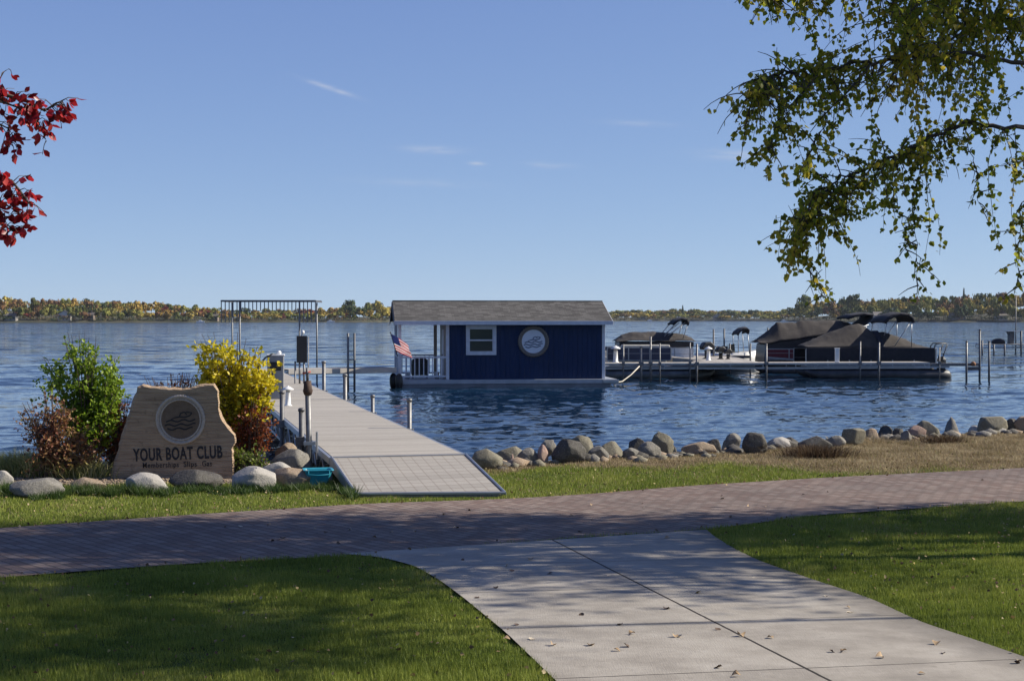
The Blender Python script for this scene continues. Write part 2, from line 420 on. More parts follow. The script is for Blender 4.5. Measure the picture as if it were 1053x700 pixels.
vo_ = t.new('ShaderNodeTexVoronoi', feature='DISTANCE_TO_EDGE'); vo_.inputs['Scale'].default_value = .42; wv2 = t.new('ShaderNodeVectorMath', operation='ADD'); t.link(vn, wv2.inputs[0]); nv_ = t.new('ShaderNodeTexNoise'); nv_.inputs['Scale'].default_value = 3; t.link(vn, nv_.inputs['Vector']); sv_ = t.new('ShaderNodeVectorMath', operation='SCALE'); t.link(nv_.outputs['Color'], sv_.inputs[0]); sv_.inputs['Scale'].default_value = .5; t.link(sv_.outputs[0], wv2.inputs[1]); t.link(wv2.outputs[0], vo_.inputs['Vector'])
cc = t.mix(t.math('MULTIPLY', t.ramp(t.noise(vn, 11, 3, .6), [(.66, (0, 0, 0)), (.74, (1, 1, 1))]), .3), cc, (.10, .088, .072))
cc = t.mix(jj, cc, (.022, .018, .015))
t.bump(t.math('ADD', t.math('ADD', t.math('MULTIPLY', jj, -3.0), t.math('MULTIPLY', sp_, .6)), t.math('MULTIPLY', t.noise(t.coord('World', (60, 4, 1)), 2, 3), .8)), .6, .004)
CONC = t.done(cc, .88, 0, .25)
walk = strip('concrete_walk', WLD, WRD, 12, CONC, .008); tag(walk, kind='structure')

# ------------------------------------------------------------------ lake
yy = [12.0]
while yy[-1] < 3400: yy.append(yy[-1] + max(.045, yy[-1] ** 2 * (.00006 if yy[-1] < 90 else .00012)) if yy[-1] < 400 else yy[-1] * 1.05)
yy = np.array(yy)
ts = np.r_[np.linspace(-3, -.7, 14)[:-1], np.linspace(-.7, -.42, 30)[:-1], np.linspace(-.42, .42, 560), np.linspace(.42, .7, 30)[1:], np.linspace(.7, 3, 14)[1:]]
T, YW = np.meshgrid(ts, yy); XW = T * YW
ZW = np.zeros_like(XW); rw = np.random.default_rng(3)
dstep = np.gradient(yy)[:, None] * np.ones_like(XW)
for lam in np.geomspace(.24, 3.2, 54):
    th = rw.normal(R(-62), R(34)); kx, ky = math.cos(th) * 2 * math.pi / lam, math.sin(th) * 2 * math.pi / lam
    amp = .0034 * lam ** .62 * (1.25 if .6 < lam < 2.5 else .8)
    fade = np.clip(1.6 - dstep / (lam * .32), 0, 1)
    s = np.sin(kx * XW + ky * YW + rw.uniform(0, 6.28))
    ZW += amp * fade * (s + .25 * np.cos(2 * (kx * XW + ky * YW)))
grp = .65 + .5 * np.sin(XW * .11 + YW * .05 + 1) * np.sin(YW * .083 - XW * .04) 
ZW *= grp
ny_, nx_ = XW.shape; idw = np.arange(nx_ * ny_).reshape(ny_, nx_)
FW = np.stack([idw[:-1, :-1], idw[:-1, 1:], idw[1:, 1:], idw[1:, :-1]], -1).reshape(-1, 4)
t = NT('lake_water'); v = t.coord('World', (1, 1, 1))
n1 = t.noise(v, 5.5, 3, .6); n2 = t.noise(t.coord('World', (.35, 1, 1)), 1.6, 3, .6); n3 = t.noise(v, .02, 3, .6)
def slopes(scale, sc3, amp):
    n = t.new('ShaderNodeTexNoise'); n.inputs['Scale'].default_value = scale; n.inputs['Detail'].default_value = 2
    t.link(t.coord('World', sc3), n.inputs['Vector'])
    a = t.new('ShaderNodeVectorMath', operation='SUBTRACT'); t.link(n.outputs['Color'], a.inputs[0]); a.inputs[1].default_value = (.5, .5, .5)
    b = t.new('ShaderNodeVectorMath', operation='MULTIPLY'); t.link(a.outputs[0], b.inputs[0]); b.inputs[1].default_value = (amp, amp, 0)
    return b.outputs[0]
sy_ = t.new('ShaderNodeSeparateXYZ'); t.link(t.coord('World'), sy_.inputs[0])
far = t.new('ShaderNodeMapRange'); t.link(sy_.outputs[1], far.inputs[0]); far.inputs[1].default_value = 30; far.inputs[2].default_value = 160; far.inputs[3].default_value = 0; far.inputs[4].default_value = 1
va = t.new('ShaderNodeVectorMath', operation='SCALE'); t.link(slopes(.55, (.6, 1, 1), 3.0), va.inputs[0]); t.link(t.math('MULTIPLY', far.outputs[0], t.math('ADD', t.math('MULTIPLY', t.math('ADD', t.math('MULTIPLY', t.math('SUBTRACT', t.noise(t.coord('World', (.10, .55, 1)), 1, 4, .7), .5), 3.4), t.noise(t.coord('World', (.01, .05, 1)), 1, 3, .6)), 1.2), .2, clamp=False)), va.inputs['Scale'])
vb = t.new('ShaderNodeVectorMath', operation='ADD'); t.link(va.outputs[0], vb.inputs[0]); t.link(slopes(3.5, (1, 1, 1), .24), vb.inputs[1])
gg = t.new('ShaderNodeNewGeometry'); vc = t.new('ShaderNodeVectorMath', operation='ADD'); t.link(vb.outputs[0], vc.inputs[0]); t.link(gg.outputs['Normal'], vc.inputs[1])
vn_ = t.new('ShaderNodeVectorMath', operation='NORMALIZE'); t.link(vc.outputs[0], vn_.inputs[0]); t.link(vn_.outputs[0], t.b.inputs['Normal'])
t.b.inputs['IOR'].default_value = 1.333
LAKE = t.done(t.ramp(n3, [(.3, (.004, .016, .036)), (.7, (.006, .024, .052))]), .07, 0, .5)
lake = np_mesh('lake_water', np.c_[XW.ravel(), YW.ravel(), ZW.ravel()], FW, LAKE, smooth=True); tag(lake, kind='structure')
# ------------------------------------------------------------------ lawn blades
def blades(name, n_try, dens_fn, h, wd, mat, seed, x0, x1, y0, y1, keep, lean=.5):
    r = np.random.default_rng(seed)
    x = r.uniform(x0, x1, n_try); y = r.uniform(y0, y1, n_try)
    m = (np.abs(x) < .37 * y + 2.4) & (r.uniform(0, 1, n_try) < dens_fn(x, y)); x, y = x[m], y[m]
    m = keep(x, y, r); x, y = x[m], y[m]; n = len(x)
    z = Hn(x, y) - .014
    sc = np.sqrt(np.clip(y / 9, .8, 3))
    patch = .75 + .3 * np.sin(x * 1.7 + 2 * np.sin(y * 1.3)) * np.sin(y * 2.3 + x) + .28 * np.sin(x * 8.3 + 2 * np.sin(y * 6.1)) * np.sin(y * 9.3 + 1.5 * np.sin(x * 5))
    hh = h * r.uniform(.5, 1.25, n) * patch * (.8 + .2 * sc); ww = wd * r.uniform(.7, 1.3, n) * sc
    a = r.uniform(0, 2 * np.pi, n); ln = r.uniform(0, lean, n) * hh; la = r.uniform(0, 2 * np.pi, n)
    V = np.empty((n, 3, 3), np.float32)
    V[:, 0] = np.c_[x - np.cos(a) * ww / 2, y - np.sin(a) * ww / 2, z]
    V[:, 1] = np.c_[x + np.cos(a) * ww / 2, y + np.sin(a) * ww / 2, z]
    V[:, 2] = np.c_[x + np.cos(la) * ln, y + np.sin(la) * ln, z + hh]
    o = np_mesh(name, V.reshape(-1, 3), np.arange(3 * n).reshape(-1, 3), mat)
    return tag(o, kind='stuff')
GR = leafmat('lawn_blades', [(.0, (.062, .098, .014)), (.35, (.16, .205, .030)), (.62, (.245, .285, .045)), (.80, (.30, .31, .07)), (.93, (.37, .32, .14)), (1, (.50, .42, .22))], .3, .55, .9)
DRY = leafmat('straw_blades', [(0, (.10, .075, .035)), (.35, (.24, .185, .10)), (.65, (.40, .32, .19)), (.9, (.56, .47, .31)), (1, (.18, .21, .06))], .25, .8, 1.5)
def pathedge(x, y, r, w=.05):
    ok = ~inpoly(x, y, PATHPOLY) & ~inpoly(x, y, WALKPOLY)
    jx, jy = x + r.normal(0, w, len(x)), y + r.normal(0, w, len(x))
    out = ~inpoly(jx, jy, PATHPOLY) & ~inpoly(jx, jy, WALKPOLY)
    kx, ky = x + r.normal(0, .02, len(x)), y + r.normal(0, .02, len(x))
    near = ~inpoly(kx, ky, PATHPOLY) & ~inpoly(kx, ky, WALKPOLY)
    return (ok & (out | (r.uniform(0, 1, len(x)) < .45))) | (~ok & near & (r.uniform(0, 1, len(x)) < .5))
RAMPFOOT = G(368, 513), G(517.5, 511)
def rampzone(x, y): return (x > -1.97 - (y - 18.4) * .27) & (x < -.12 - (y - 18.3) * .2) & (y > 18.25)
def keep_green(x, y, r):
    return pathedge(x, y, r) & ~inpoly(x, y, BEDPOLY) & (y < shore(x) - .1) & (r.uniform(0, 1, len(x)) > dryness(x, y) * .93) & ~rampzone(x, y)
def keep_dry(x, y, r):
    return pathedge(x, y, r) & ~inpoly(x, y, BEDPOLY) & (y < shore(x) + .5) & (r.uniform(0, 1, len(x)) < dryness(x, y) * .92 + .05) & ~rampzone(x, y)
dn = lambda x, y: np.clip((10.0 / y) ** 1.8, 0, 1)
blades('lawn_grass', 1400000, dn, .052, .0055, GR, 1, -7.5, 8.5, 6.2, 16, keep_green)
blades('lawn_grass', 700000, lambda x, y: np.clip((17 / y) ** 1.5, 0, 1), .05, .0062, GR, 2, -9, 12, 16, 28, keep_green)
blades('dry_grass', 900000, lambda x, y: 1.0 + 0 * x, .055, .0065, DRY, 3, -9, 13, 15, 31, keep_dry, 1.1)
# longer tufts round the edging boulders
TUX = [-60, -14, 37, 91, 150, 200, 260, 303, 345, 362]; TUD = [G(a, b).y for a, b in zip(TUX, [502, 502, 512, 507, 509, 505, 506, 503, 504, 511])]
def keep_tuft(x, y, r):
    u = (x / y) * F + CX
    d = np.interp(u, TUX, TUD)
    return (np.abs(y - d - .12 * np.sin(u * .1)) < .22 + .12 * np.sin(u * .23)) & (u < 366)
GR2 = leafmat('tuft_blades', [(0, (.02, .045, .008)), (.5, (.045, .085, .014)), (.85, (.085, .12, .03)), (1, (.22, .2, .10))], .3, .5, 1.1)
blades('long_grass', 120000, lambda x, y: 1.0 + 0 * x, .16, .007, GR2, 4, -8, -1.6, 17.2, 20.5, keep_tuft, 1.0)

# ------------------------------------------------------------------ leaves (shared)
def leaf_mesh(C, D, S, seed=0, fold=.25, width=.42, shape='ovate'):
    r = np.random.default_rng(seed); n = len(C)
    D = D / np.linalg.norm(D, axis=1, keepdims=True)
    q = r.normal(size=(n, 3)); q -= (q * D).sum(1, keepdims=True) * D; q /= np.linalg.norm(q, axis=1, keepdims=True)
    w = np.cross(D, q); S = S[:, None]
    wb, wt = (width, width * .72) if shape == 'ovate' else (width * .7, width * .9)
    V = np.empty((n, 6, 3), np.float32)
    V[:, 0] = C
    V[:, 1] = C + S * (.28 * D + wb * q + fold * wb * w)
    V[:, 2] = C + S * (.62 * D + wt * q + fold * wt * w)
    V[:, 3] = C + S * (1.0 * D - .05 * w)
    V[:, 4] = C + S * (.62 * D - wt * q + fold * wt * w)
    V[:, 5] = C + S * (.28 * D - wb * q + fold * wb * w)
    b = np.arange(n)[:, None] * 6
    Fq = np.concatenate([b + np.array([[0, 1, 2, 3]]), b + np.array([[0, 3, 4, 5]])])
    return V.reshape(-1, 3), Fq

# ------------------------------------------------------------------ boulders
def granite(name, a, b, spk, scl=3.0):
    t = NT(name); v = t.coord('Object')
    c = t.ramp(t.noise(v, scl, 6, .65), [(.3, a), (.62, b)])
    s1 = t.noise(v, 55, 3, .8)
    c = t.mix(t.math('MULTIPLY', t.math('GREATER_THAN', s1, .58), .45), c, spk)
    c = t.mix(t.math('MULTIPLY', t.math('LESS_THAN', s1, .40), .4), c, tuple(x * .35 for x in a))
    c = t.mix(t.math('MULTIPLY', t.ramp(t.noise(v, 1.6, 5, .7), [(.45, (0, 0, 0)), (.65, (1, 1, 1))]), .35), c, (.11, .105, .075))
    t.bump(t.math('ADD', t.noise(v, 9, 5, .7), t.math('MULTIPLY', s1, .25)), .7, .03)
    return t.done(c, .85, 0, .3)
GRAN = {
    'grey': granite('grey_granite', (.09, .085, .075), (.215, .20, .175), (.40, .39, .37)),
    'dark': granite('dark_basalt', (.03, .028, .026), (.085, .078, .07), (.24, .23, .22)),
    'pink': granite('pink_granite', (.26, .16, .125), (.38, .26, .21), (.5, .42, .38)),
    'tan': granite('tan_fieldstone', (.17, .115, .075), (.33, .25, .175), (.45, .40, .33)),
    'pale': granite('pale_granite', (.25, .235, .21), (.42, .395, .36), (.20, .19, .18)),
    'olive': granite('olive_fieldstone', (.10, .09, .062), (.21, .19, .14), (.34, .33, .28)),
}
import bmesh
def rock_mesh(name, sx, sy, sz, seed, mat, blocky=.5):
    bm = bmesh.new(); bmesh.ops.create_icosphere(bm, subdivisions=4, radius=1)
    rr = random.Random(seed); off = Vector((rr.uniform(-50, 50), rr.uniform(-50, 50), rr.uniform(-50, 50)))
    planes = [(Vector((rr.uniform(-1, 1), rr.uniform(-1, 1), rr.uniform(-.2, 1))).normalized(), rr.uniform(.66, .88)) for _ in range(int(7 + blocky * 12))]
    for v in bm.verts:
        p = v.co.copy(); p *= 1 + .20 * mn.noise(p * 1.1 + off) + .11 * mn.noise(p * 2.7 + off) + .03 * mn.noise(p * 8 + off)
        for n, d in planes:
            q = p.dot(n)
            if q > d: p -= n * (q - d) * .97
        p = Vector([math.copysign(abs(c) ** .93, c) for c in p])
        v.co = (p.x * sx, p.y * sy, p.z * sz)
    xs = [v.co.x for v in bm.verts]; zs = [v.co.z for v in bm.verts]
    kx = 2 * sx / (max(xs) - min(xs)); mx = (max(xs) + min(xs)) / 2; kz = 2 * sz / (max(zs) - min(zs)); mz = (max(zs) + min(zs)) / 2
    for v in bm.verts: v.co.x = (v.co.x - mx) * kx; v.co.z = (v.co.z - mz) * kz
    me = bpy.data.meshes.new(name); bm.to_mesh(me); bm.free()
    return me
def boulder(x0, x1, yt, yb, colr, label, seed, back=0.0, group='boulders along the shoreline', flat=.5):
    pc = (x0 + x1) / 2
    g = G(pc, yb) if back == 0 else None
    Y = (min(g.y, float(shore(g.x)) + .2) + .12) if g else back
    wpx = (x1 - x0) * Y / F; top = at(pc, yt, Y).z; c = at(pc, yt, Y)
    Yc = Y + wpx * .22; top = at(pc, yt, Yc).z
    bot = H(c.x, Yc) - .08 if back else min(H(c.x, Yc), g.z) - .05
    sx = (x1 - x0) * Yc / F / 2 * 1.02
    if back: bot = max(bot, top - 2.1 * sx)
    sz = (top - bot) / 2; sy = max(sx * .75, .12)
    me = rock_mesh('boulder', sx, sy, sz, seed, None, flat)
    o = link_mesh('boulder', me, GRAN[colr], smooth=True, loc=(at(pc, yt, Yc).x, Yc, (top + bot) / 2))
    return tag(o, label, 'boulder', group)
EDG = 'boulders edging the planting bed'
for k, (a_, b_, c_, d_, cl, lb, bk) in enumerate([
    (-14, 14, 483, 501, 'pale', 'pale edging boulder cut off by the photo\'s edge beside the lawn', 0),
    (9, 66, 491, 512, 'grey', 'long flat grey boulder in the grass before the reddish shrub', 0),
    (73, 110, 490.5, 506, 'tan', 'low rounded tan boulder just before the stone sign\'s sloping side', 0),
    (127, 174, 486, 508, 'pale', 'whitish boulder with green lichen under the sign\'s word YOUR', 0),
    (173, 229, 482, 504, 'dark', 'dark mottled boulder in front of the sign\'s word CLUB', 0),
    (238, 284, 479, 505, 'pale', 'big speckled pinkish-pale boulder just past the sign\'s foot', 0),
    (281, 325, 480, 502, 'tan', 'orange-brown boulder touching the teal tub', 0),
    (268, 304, 474.5, 490, 'pale', 'whitish rough boulder behind the orange-brown one', 20.75),
    (278, 320, 461, 482, 'grey', 'smooth grey boulder stacked behind the whitish one near the pole', 21.35),
    (283, 308, 454.5, 468, 'tan', 'small orange boulder at the back of the pile near the dock', 21.9)]):
    boulder(a_, b_, c_, d_, cl, lb, 100 + k, bk, EDG, .3)
ORD = 'first second third fourth fifth sixth seventh eighth ninth tenth eleventh twelfth thirteenth fourteenth fifteenth sixteenth seventeenth eighteenth nineteenth twentieth'.split()
ORD += ['twenty-' + o for o in ORD[:9]] + ['thirtieth'] + ['thirty-' + o for o in ORD[:9]] + ['fortieth'] + ['forty-' + o for o in ORD[:9]]
DESC = {'grey': 'grey granite', 'dark': 'dark', 'pink': 'pinkish', 'tan': 'brown', 'pale': 'pale', 'olive': 'olive-grey'}
SR = [  # x0 x1 ytop ybase colour back?
    (484, 517, 461, 483, 'olive', 0, 'low, right against the ramp'), (505, 545, 458.5, 476, 'olive', .7, 'long and flat-topped'), (519, 537, 466, 477, 'pink', 0, 'small and low'),
    (532, 553, 460, 477, 'grey', 0, 'rough'), (552, 564, 457, 477, 'pink', 0, 'narrow and upright'), (556, 572, 452, 472, 'grey', .6, 'set behind its neighbours'),
    (567, 602, 451, 477, 'dark', 0, 'largest of the near cluster'), (582, 612, 447, 465, 'olive', .8, 'behind the biggest one'), (604, 626, 458, 474, 'grey', 0, 'smooth egg-shaped'),
    (611, 641, 453, 472, 'olive', .5, 'broad and rounded'), (640, 657, 460, 472, 'grey', 0, 'small flat'), (646, 664, 450, 466, 'dark', .6, 'dark block behind'),
    (656, 680, 453.5, 471, 'grey', 0, 'leaning slab-like'), (668, 693, 443.5, 466, 'olive', .7, 'tall, standing above the row'), (680, 705, 456, 467, 'dark', 0, 'low, half sunk'),
    (700, 736, 454, 467, 'tan', 0, 'long low'), (725, 742, 451, 463, 'dark', .5, 'small dark'), (733, 760, 451, 464, 'tan', 0, 'angular'),
    (745, 762, 445, 459, 'grey', .7, 'behind an angular one'), (763, 789, 444, 467, 'dark', 0, 'big and almost black'), (787, 816, 449, 464, 'pale', .1, 'slanting slab with a bright top'),
    (802, 825, 449, 463, 'dark', .5, 'half hidden by a slab'), (821, 855, 448, 466, 'dark', 0, 'beside a tuft of dead grass'), (852, 870, 447.5, 459, 'grey', 0, 'small round'),
    (865, 890, 440, 458, 'olive', 0, 'pointed top'), (884, 903, 440, 453, 'tan', .4, 'low and sandy'), (900, 922, 437, 450, 'dark', 0, 'peaked like a roof'),
    (918, 929, 440, 448.5, 'dark', .3, 'small'), (926, 937, 442, 454, 'grey', 0, 'small upright'), (933, 952, 437, 450, 'pink', 0, 'rounded, rosy'),
    (943, 965, 432, 447, 'olive', .3, 'domed'), (962, 993, 428, 446, 'grey', 0, 'the big smooth dome'), (991, 1009, 437.5, 445, 'pale', 0, 'low light-coloured'),
    (1005, 1037, 428, 444, 'olive', .2, 'broad dome'), (1022, 1036, 439, 445, 'pale', 0, 'small flat pebble-like'), (1034, 1046, 430, 444, 'dark', .2, 'dark block'), (1042, 1062, 428, 444, 'tan', 0, 'cut by the photo edge'),
    (1062, 1090, 427, 443, 'grey', 0, 'x'), (1088, 1115, 426, 441, 'dark', 0, 'x'), (1115, 1150, 425, 440, 'olive', 0, 'x')]
def brentY(u):
    Y = 24.0
    for _ in range(30): Y = Y * .5 + float(shore(u * Y)) * .5
    return Y
for k, (a_, b_, c_, d_, cl, bk, ds) in enumerate(SR):
    Yb = 0
    if bk: u_ = ((a_ + b_) / 2 - CX) / F; Yb = float(brentY(u_)) + bk * .7
    lb = f'{DESC[cl]} boulder, {ds}, {ORD[k]} from the ramp in the shoreline row' if ds != 'x' else f'{DESC[cl]} boulder {ORD[k]} from the ramp, past the photo edge'
    boulder(a_, b_, c_, d_, cl, lb, 300 + k, Yb, flat=.55)
# small chinking stones between and behind: stuff
V = []; Fq = []; r = np.random.default_rng(11); bmx = bmesh.new(); bmesh.ops.create_icosphere(bmx, subdivisions=1, radius=1)
IV = np.array([v.co[:] for v in bmx.verts]); IF = np.array([[v.index for v in f.verts] for f in bmx.faces]); bmx.free()
PMI = []
for i in range(1500):
    x = r.uniform(-9, 14); y = float(shore(x)) + r.normal(0.35, .35); s = r.uniform(.04, .10) * r.choice([1, 1, 1.7]); PMI += [int(r.integers(0, 5))] * len(IF)
    z = H(x, y)
    q = IV * (1 + r.uniform(-.28, .28, (len(IV), 1))) * np.array([s * r.uniform(.8, 1.5), s, s * .7]) + [x, y, z]
    Fq.append(IF + 12 * i * 0 + len(V) * len(IV)); V.append(q)
np_pebble = np_mesh('shore_pebbles', np.concatenate(V), np.concatenate(Fq), [GRAN[k] for k in ('grey', 'dark', 'olive', 'tan', 'dark')], smooth=True, midx=PMI); tag(np_pebble, kind='stuff')
V = []; Fq = []
for i in range(3500):
    x = r.uniform(-8.8, -2.4); y = r.uniform(19.3, 22.4); s = r.uniform(.008, .026)
    if not inpoly(np.array([x]), np.array([y]), BEDPOLY)[0]: continue
    q = IV * np.array([s * r.uniform(.8, 1.6), s, s * .6]) + [x, y, H(x, y) - .005]
    Fq.append(IF + len(V) * len(IV)); V.append(q)
o = np_mesh('bed_gravel', np.concatenate(V), np.concatenate(Fq), GRAN['tan']); tag(o, kind='stuff')
# clump of dead grass on the bank
def tuft(px, py, h, n, w, mat, label, seed, name='grass_clump', cat='grass clump', sp=.15):
    g = G(px, py); r = np.random.default_rng(seed)
    x, y = r.normal(0, w, n), r.normal(0, w * .7, n); a = r.uniform(0, 6.28, n); hh = h * r.uniform(.5, 1.1, n)
    ox, oy = x * .25 + r.normal(0, sp * .7, n), y * .25 + r.normal(0, sp * .7, n)
    ww = .004
    cw, sw = np.cos(a) * ww, np.sin(a) * ww
    V = np.empty((n, 5, 3)); V[:, 0] = np.c_[x - cw, y - sw, 0 * x - .02]; V[:, 1] = np.c_[x + cw, y + sw, 0 * x - .02]
    V[:, 2] = np.c_[x + ox * .5 + cw * .8, y + oy * .5 + sw * .8, hh * .6]; V[:, 3] = np.c_[x + ox * .5 - cw * .8, y + oy * .5 - sw * .8, hh * .6]; V[:, 4] = np.c_[x + ox * 1.5, y + oy * 1.5, hh]
    b5 = np.arange(n)[:, None] * 5; Fq = np.concatenate([b5 + np.array([[0, 1, 2]]), b5 + np.array([[0, 2, 3]]), b5 + np.array([[3, 2, 4]])])
    o = np_mesh(name, V.reshape(-1, 3), Fq, mat, loc=g); return tag(o, label, cat)
DEAD = leafmat('dead_grass', [(0, (.03, .018, .01)), (.6, (.09, .055, .03)), (1, (.2, .14, .08))], .2, .8)
tuft(838, 470, .22, 1400, .24, DEAD, 'dark brown clump of dead grass in front of the shoreline boulders', 1, sp=.08)
tuft(968, 455, .16, 700, .18, DEAD, 'brown grass clump just below the big smooth dome boulder', 2, sp=.08)
tuft(890, 447+8, .14, 500, .3, DRY, 'thin straw clump beside the pointed-top boulder', 3, sp=.08)
STRAW = leafmat('ornamental_grass', [(0, (.10, .14, .03)), (.5, (.30, .30, .09)), (1, (.60, .52, .26))], .3, .7)
tuft(12, 487, .34, 1500, .28, STRAW, 'tall straw-green ornamental grass at the planting bed\'s outer end', 4, 'ornamental_grass', 'ornamental grass', .16)
tuft(45, 488, .40, 1500, .25, STRAW, 'tall straw-green ornamental grass under the reddish shrub', 5, 'ornamental_grass', 'ornamental grass', .16)
tuft(88, 490, .22, 700, .2, STRAW, 'short straw grass between the shrubs and the stone sign', 6, 'ornamental_grass', 'ornamental grass', .12)

# ------------------------------------------------------------------ shrubs
BARK = pm('shrub_bark', (.05, .035, .025), (.11, .08, .06), 20, .9, 0, .3)
def shrub(name, px, py, Y, lobes, nst, nlf, leaf, mat, label, seed, spread=.12, up_=.4, shape='ovate', cat='shrub', width=.36):
    b = at(px, py, Y); b.z = H(b.x, b.y); root = empty(name, label, cat, b)
    r = np.random.default_rng(seed); mb = MB(); C = []; D = []
    wts = np.array([l[3] * l[4] * l[5] for l in lobes]); wts = wts ** .66 / (wts ** .66).sum()
    for i in range(nst):
        l = lobes[r.choice(len(lobes), p=wts)]
        c = at(l[0], l[1], Y + l[2]) - b; d = r.normal(size=3); d /= np.linalg.norm(d); k = r.uniform(.25, 1) ** .5
        e = np.array(c) + d * np.array([l[3], l[5], l[4]]) * k
        s = r.normal(0, .07, 3) * [1, 1, 0]; mid = np.array([e[0] * .35, e[1] * .35, e[2] * .55]) + r.normal(0, .05, 3)
        pts = [(1 - t) ** 2 * s + 2 * t * (1 - t) * mid + t * t * e for t in np.linspace(0, 1, 8)]
        if i < 70: mb.tube(pts, [.014 * (1 - .85 * t) + .0012 for t in np.linspace(0, 1, 8)], 5)
        m = int(nlf / nst)
        # side twigs near the end of each stem carry the leaves
        for _ in range(3):
            t0 = r.uniform(.55, 1); q = pts[int(t0 * 7)]; dv = r.normal(size=3) + [0, 0, up_]; dv /= np.linalg.norm(dv)
            L = r.uniform(.08, .26)
            if i < 70: mb.tube([q, q + dv * L], [.004, .0012], 4)
            for _ in range(m // 3):
                C.append(q + dv * L * r.uniform(0, 1.1) + r.normal(0, .018, 3)); D.append(dv * .8 + r.normal(0, .7, 3))
    C = np.array(C); D = np.array(D)
    V, Fq = leaf_mesh(C, D, leaf * r.uniform(.6, 1.25, len(C)), seed, .3, width, shape)
    np_mesh('foliage', V, Fq, mat, root); mb.build('stems', BARK, root)
    return root
# lobes: px, py, dY, half-width, half-height, half-depth (m)
GREEN = leafmat('green_shrub_leaves', [(0, (.06, .11, .010)), (.4, (.17, .27, .02)), (.75, (.31, .40, .045)), (1, (.38, .40, .07))], .45, .42, 1.3)
REDSH = leafmat('reddish_shrub_leaves', [(0, (.06, .025, .018)), (.35, (.20, .07, .045)), (.65, (.30, .18, .07)), (1, (.20, .24, .06))], .35, .5, 2)
YEL = leafmat('yellow_shrub_leaves', [(0, (.17, .17, .012)), (.4, (.50, .44, .018)), (.75, (.74, .60, .035)), (1, (.80, .68, .16))], .45, .45, 1.5)
ORNG = leafmat('orange_shrub_leaves', [(0, (.07, .02, .012)), (.4, (.20, .05, .02)), (.75, (.32, .11, .03)), (1, (.18, .14, .04))], .4, .5, 2)
DKRED = leafmat('dark_red_leaves', [(0, (.02, .01, .009)), (.5, (.07, .025, .02)), (1, (.14, .05, .03))], .3, .5, 2)
shrub('green_shrub', 92, 484, 21.6, [(84, 352, 0, .30, .26, .3), (62, 388, 0, .36, .26, .4), (100, 385, 0, .42, .33, .45), (115, 400, 0, .26, .4, .35), (90, 425, 0, .55, .3, .45), (86, 340, 0, .14, .16, .15), (118, 365, 0, .12, .2, .12), (50, 370, 0, .2, .12, .2)],
      300, 9000, .058, GREEN, 'tall bright green leafy shrub beside the stone sign', 21)
shrub('reddish_shrub', 52, 486, 21.0, [(60, 465, -.2, .5, .25, .3), (66, 440, 0, .42, .40, .35), (38, 425, 0, .30, .22, .3), (88, 460, 0, .3, .3, .3), (28, 412, .0, .12, .1, .1), (60, 410, 0, .34, .2, .3)],
      190, 4600, .045, REDSH, 'reddish-brown airy shrub in front of the bright green one', 22)
shrub('reddish_shrub', 122, 480, 21.9, [(120, 415, 0, .26, .3, .3), (124, 445, 0, .2, .3, .3), (105, 450, 0, .3, .3, .3)],
      90, 2000, .045, ORNG, 'russet shrub squeezed between the green shrub and the stone sign', 23)
shrub('yellow_shrub', 245, 478, 22.0, [(224, 358, 0, .46, .30, .35), (264, 372, 0, .38, .32, .35), (235, 392, 0, .56, .36, .45), (205, 372, 0, .22, .24, .2), (264, 405, 0, .30, .3, .35), (213, 348, 0, .14, .2, .15), (226, 420, 0, .34, .25, .3), (282, 385, 0, .14, .14, .15), (246, 350, 0, .14, .16, .12)],
      330, 10500, .070, YEL, 'bright yellow autumn shrub behind the stone sign, next to the dock', 24, shape='lance')
shrub('orange_shrub', 258, 476, 21.7, [(262, 425, 0, .28, .26, .3), (250, 447, 0, .24, .25, .25), (275, 438, 0, .14, .2, .2)],
      90, 2000, .05, ORNG, 'orange-red low shrub under the yellow one beside the dock', 25)
shrub('dark_shrub', 180, 480, 22.6, [(155, 392, 0, .22, .10, .2), (187, 388, 0, .24, .14, .2), (205, 395, 0, .2, .2, .2)],
      60, 1300, .045, DKRED, 'dark maroon shrub peeping over the top of the stone sign', 26)
LOWG = leafmat('low_green_leaves', [(0, (.04, .07, .01)), (.5, (.11, .16, .02)), (1, (.28, .28, .05))], .4, .5, 2)
shrub('low_plant', 255, 484, 21.1, [(250, 470, 0, .18, .1, .15), (268, 474, 0, .14, .08, .12), (246, 480, 0, .12, .06, .12)],
      40, 1000, .045, LOWG, 'low yellow-green perennial at the foot of the stone sign', 27, cat='plant')

# ------------------------------------------------------------------ stone sign
SY = 20.9; sb = at(180, 489, SY); sb.z = H(sb.x, SY) - .02
ST = NT('sandstone'); v = ST.coord('Object', (1, 1, 1))
lay = ST.noise(ST.coord('Object', (.7, 1, 9)), 3.2, 6, .6); sp1 = ST.noise(v, 9, 6, .7)
c = ST.ramp(lay, [(.3, (.25, .175, .115)), (.5, (.37, .27, .18)), (.7, (.46, .35, .24))])
c = ST.mix(ST.math('MULTIPLY', ST.math('GREATER_THAN', sp1, .60), .35), c, (.12, .088, .062))
wv = ST.new('ShaderNodeTexWave', wave_type='BANDS', bands_direction='Z'); wv.inputs['Scale'].default_value = 9; wv.inputs['Distortion'].default_value = 2.5; wv.inputs['Detail'].default_value = 3
ST.link(v, wv.inputs['Vector'])
ST.bump(ST.math('ADD', ST.math('MULTIPLY', wv.outputs['Fac'], .25), ST.noise(ST.coord('Object', (1, 1, 3)), 12, 6, .7)), .8, .03)
SANDST = ST.done(c, .9, 0, .2)
sign = empty('stone_sign', 'large rough sandstone slab sign reading YOUR BOAT CLUB with a rope-ringed boat emblem', 'sign', sb)
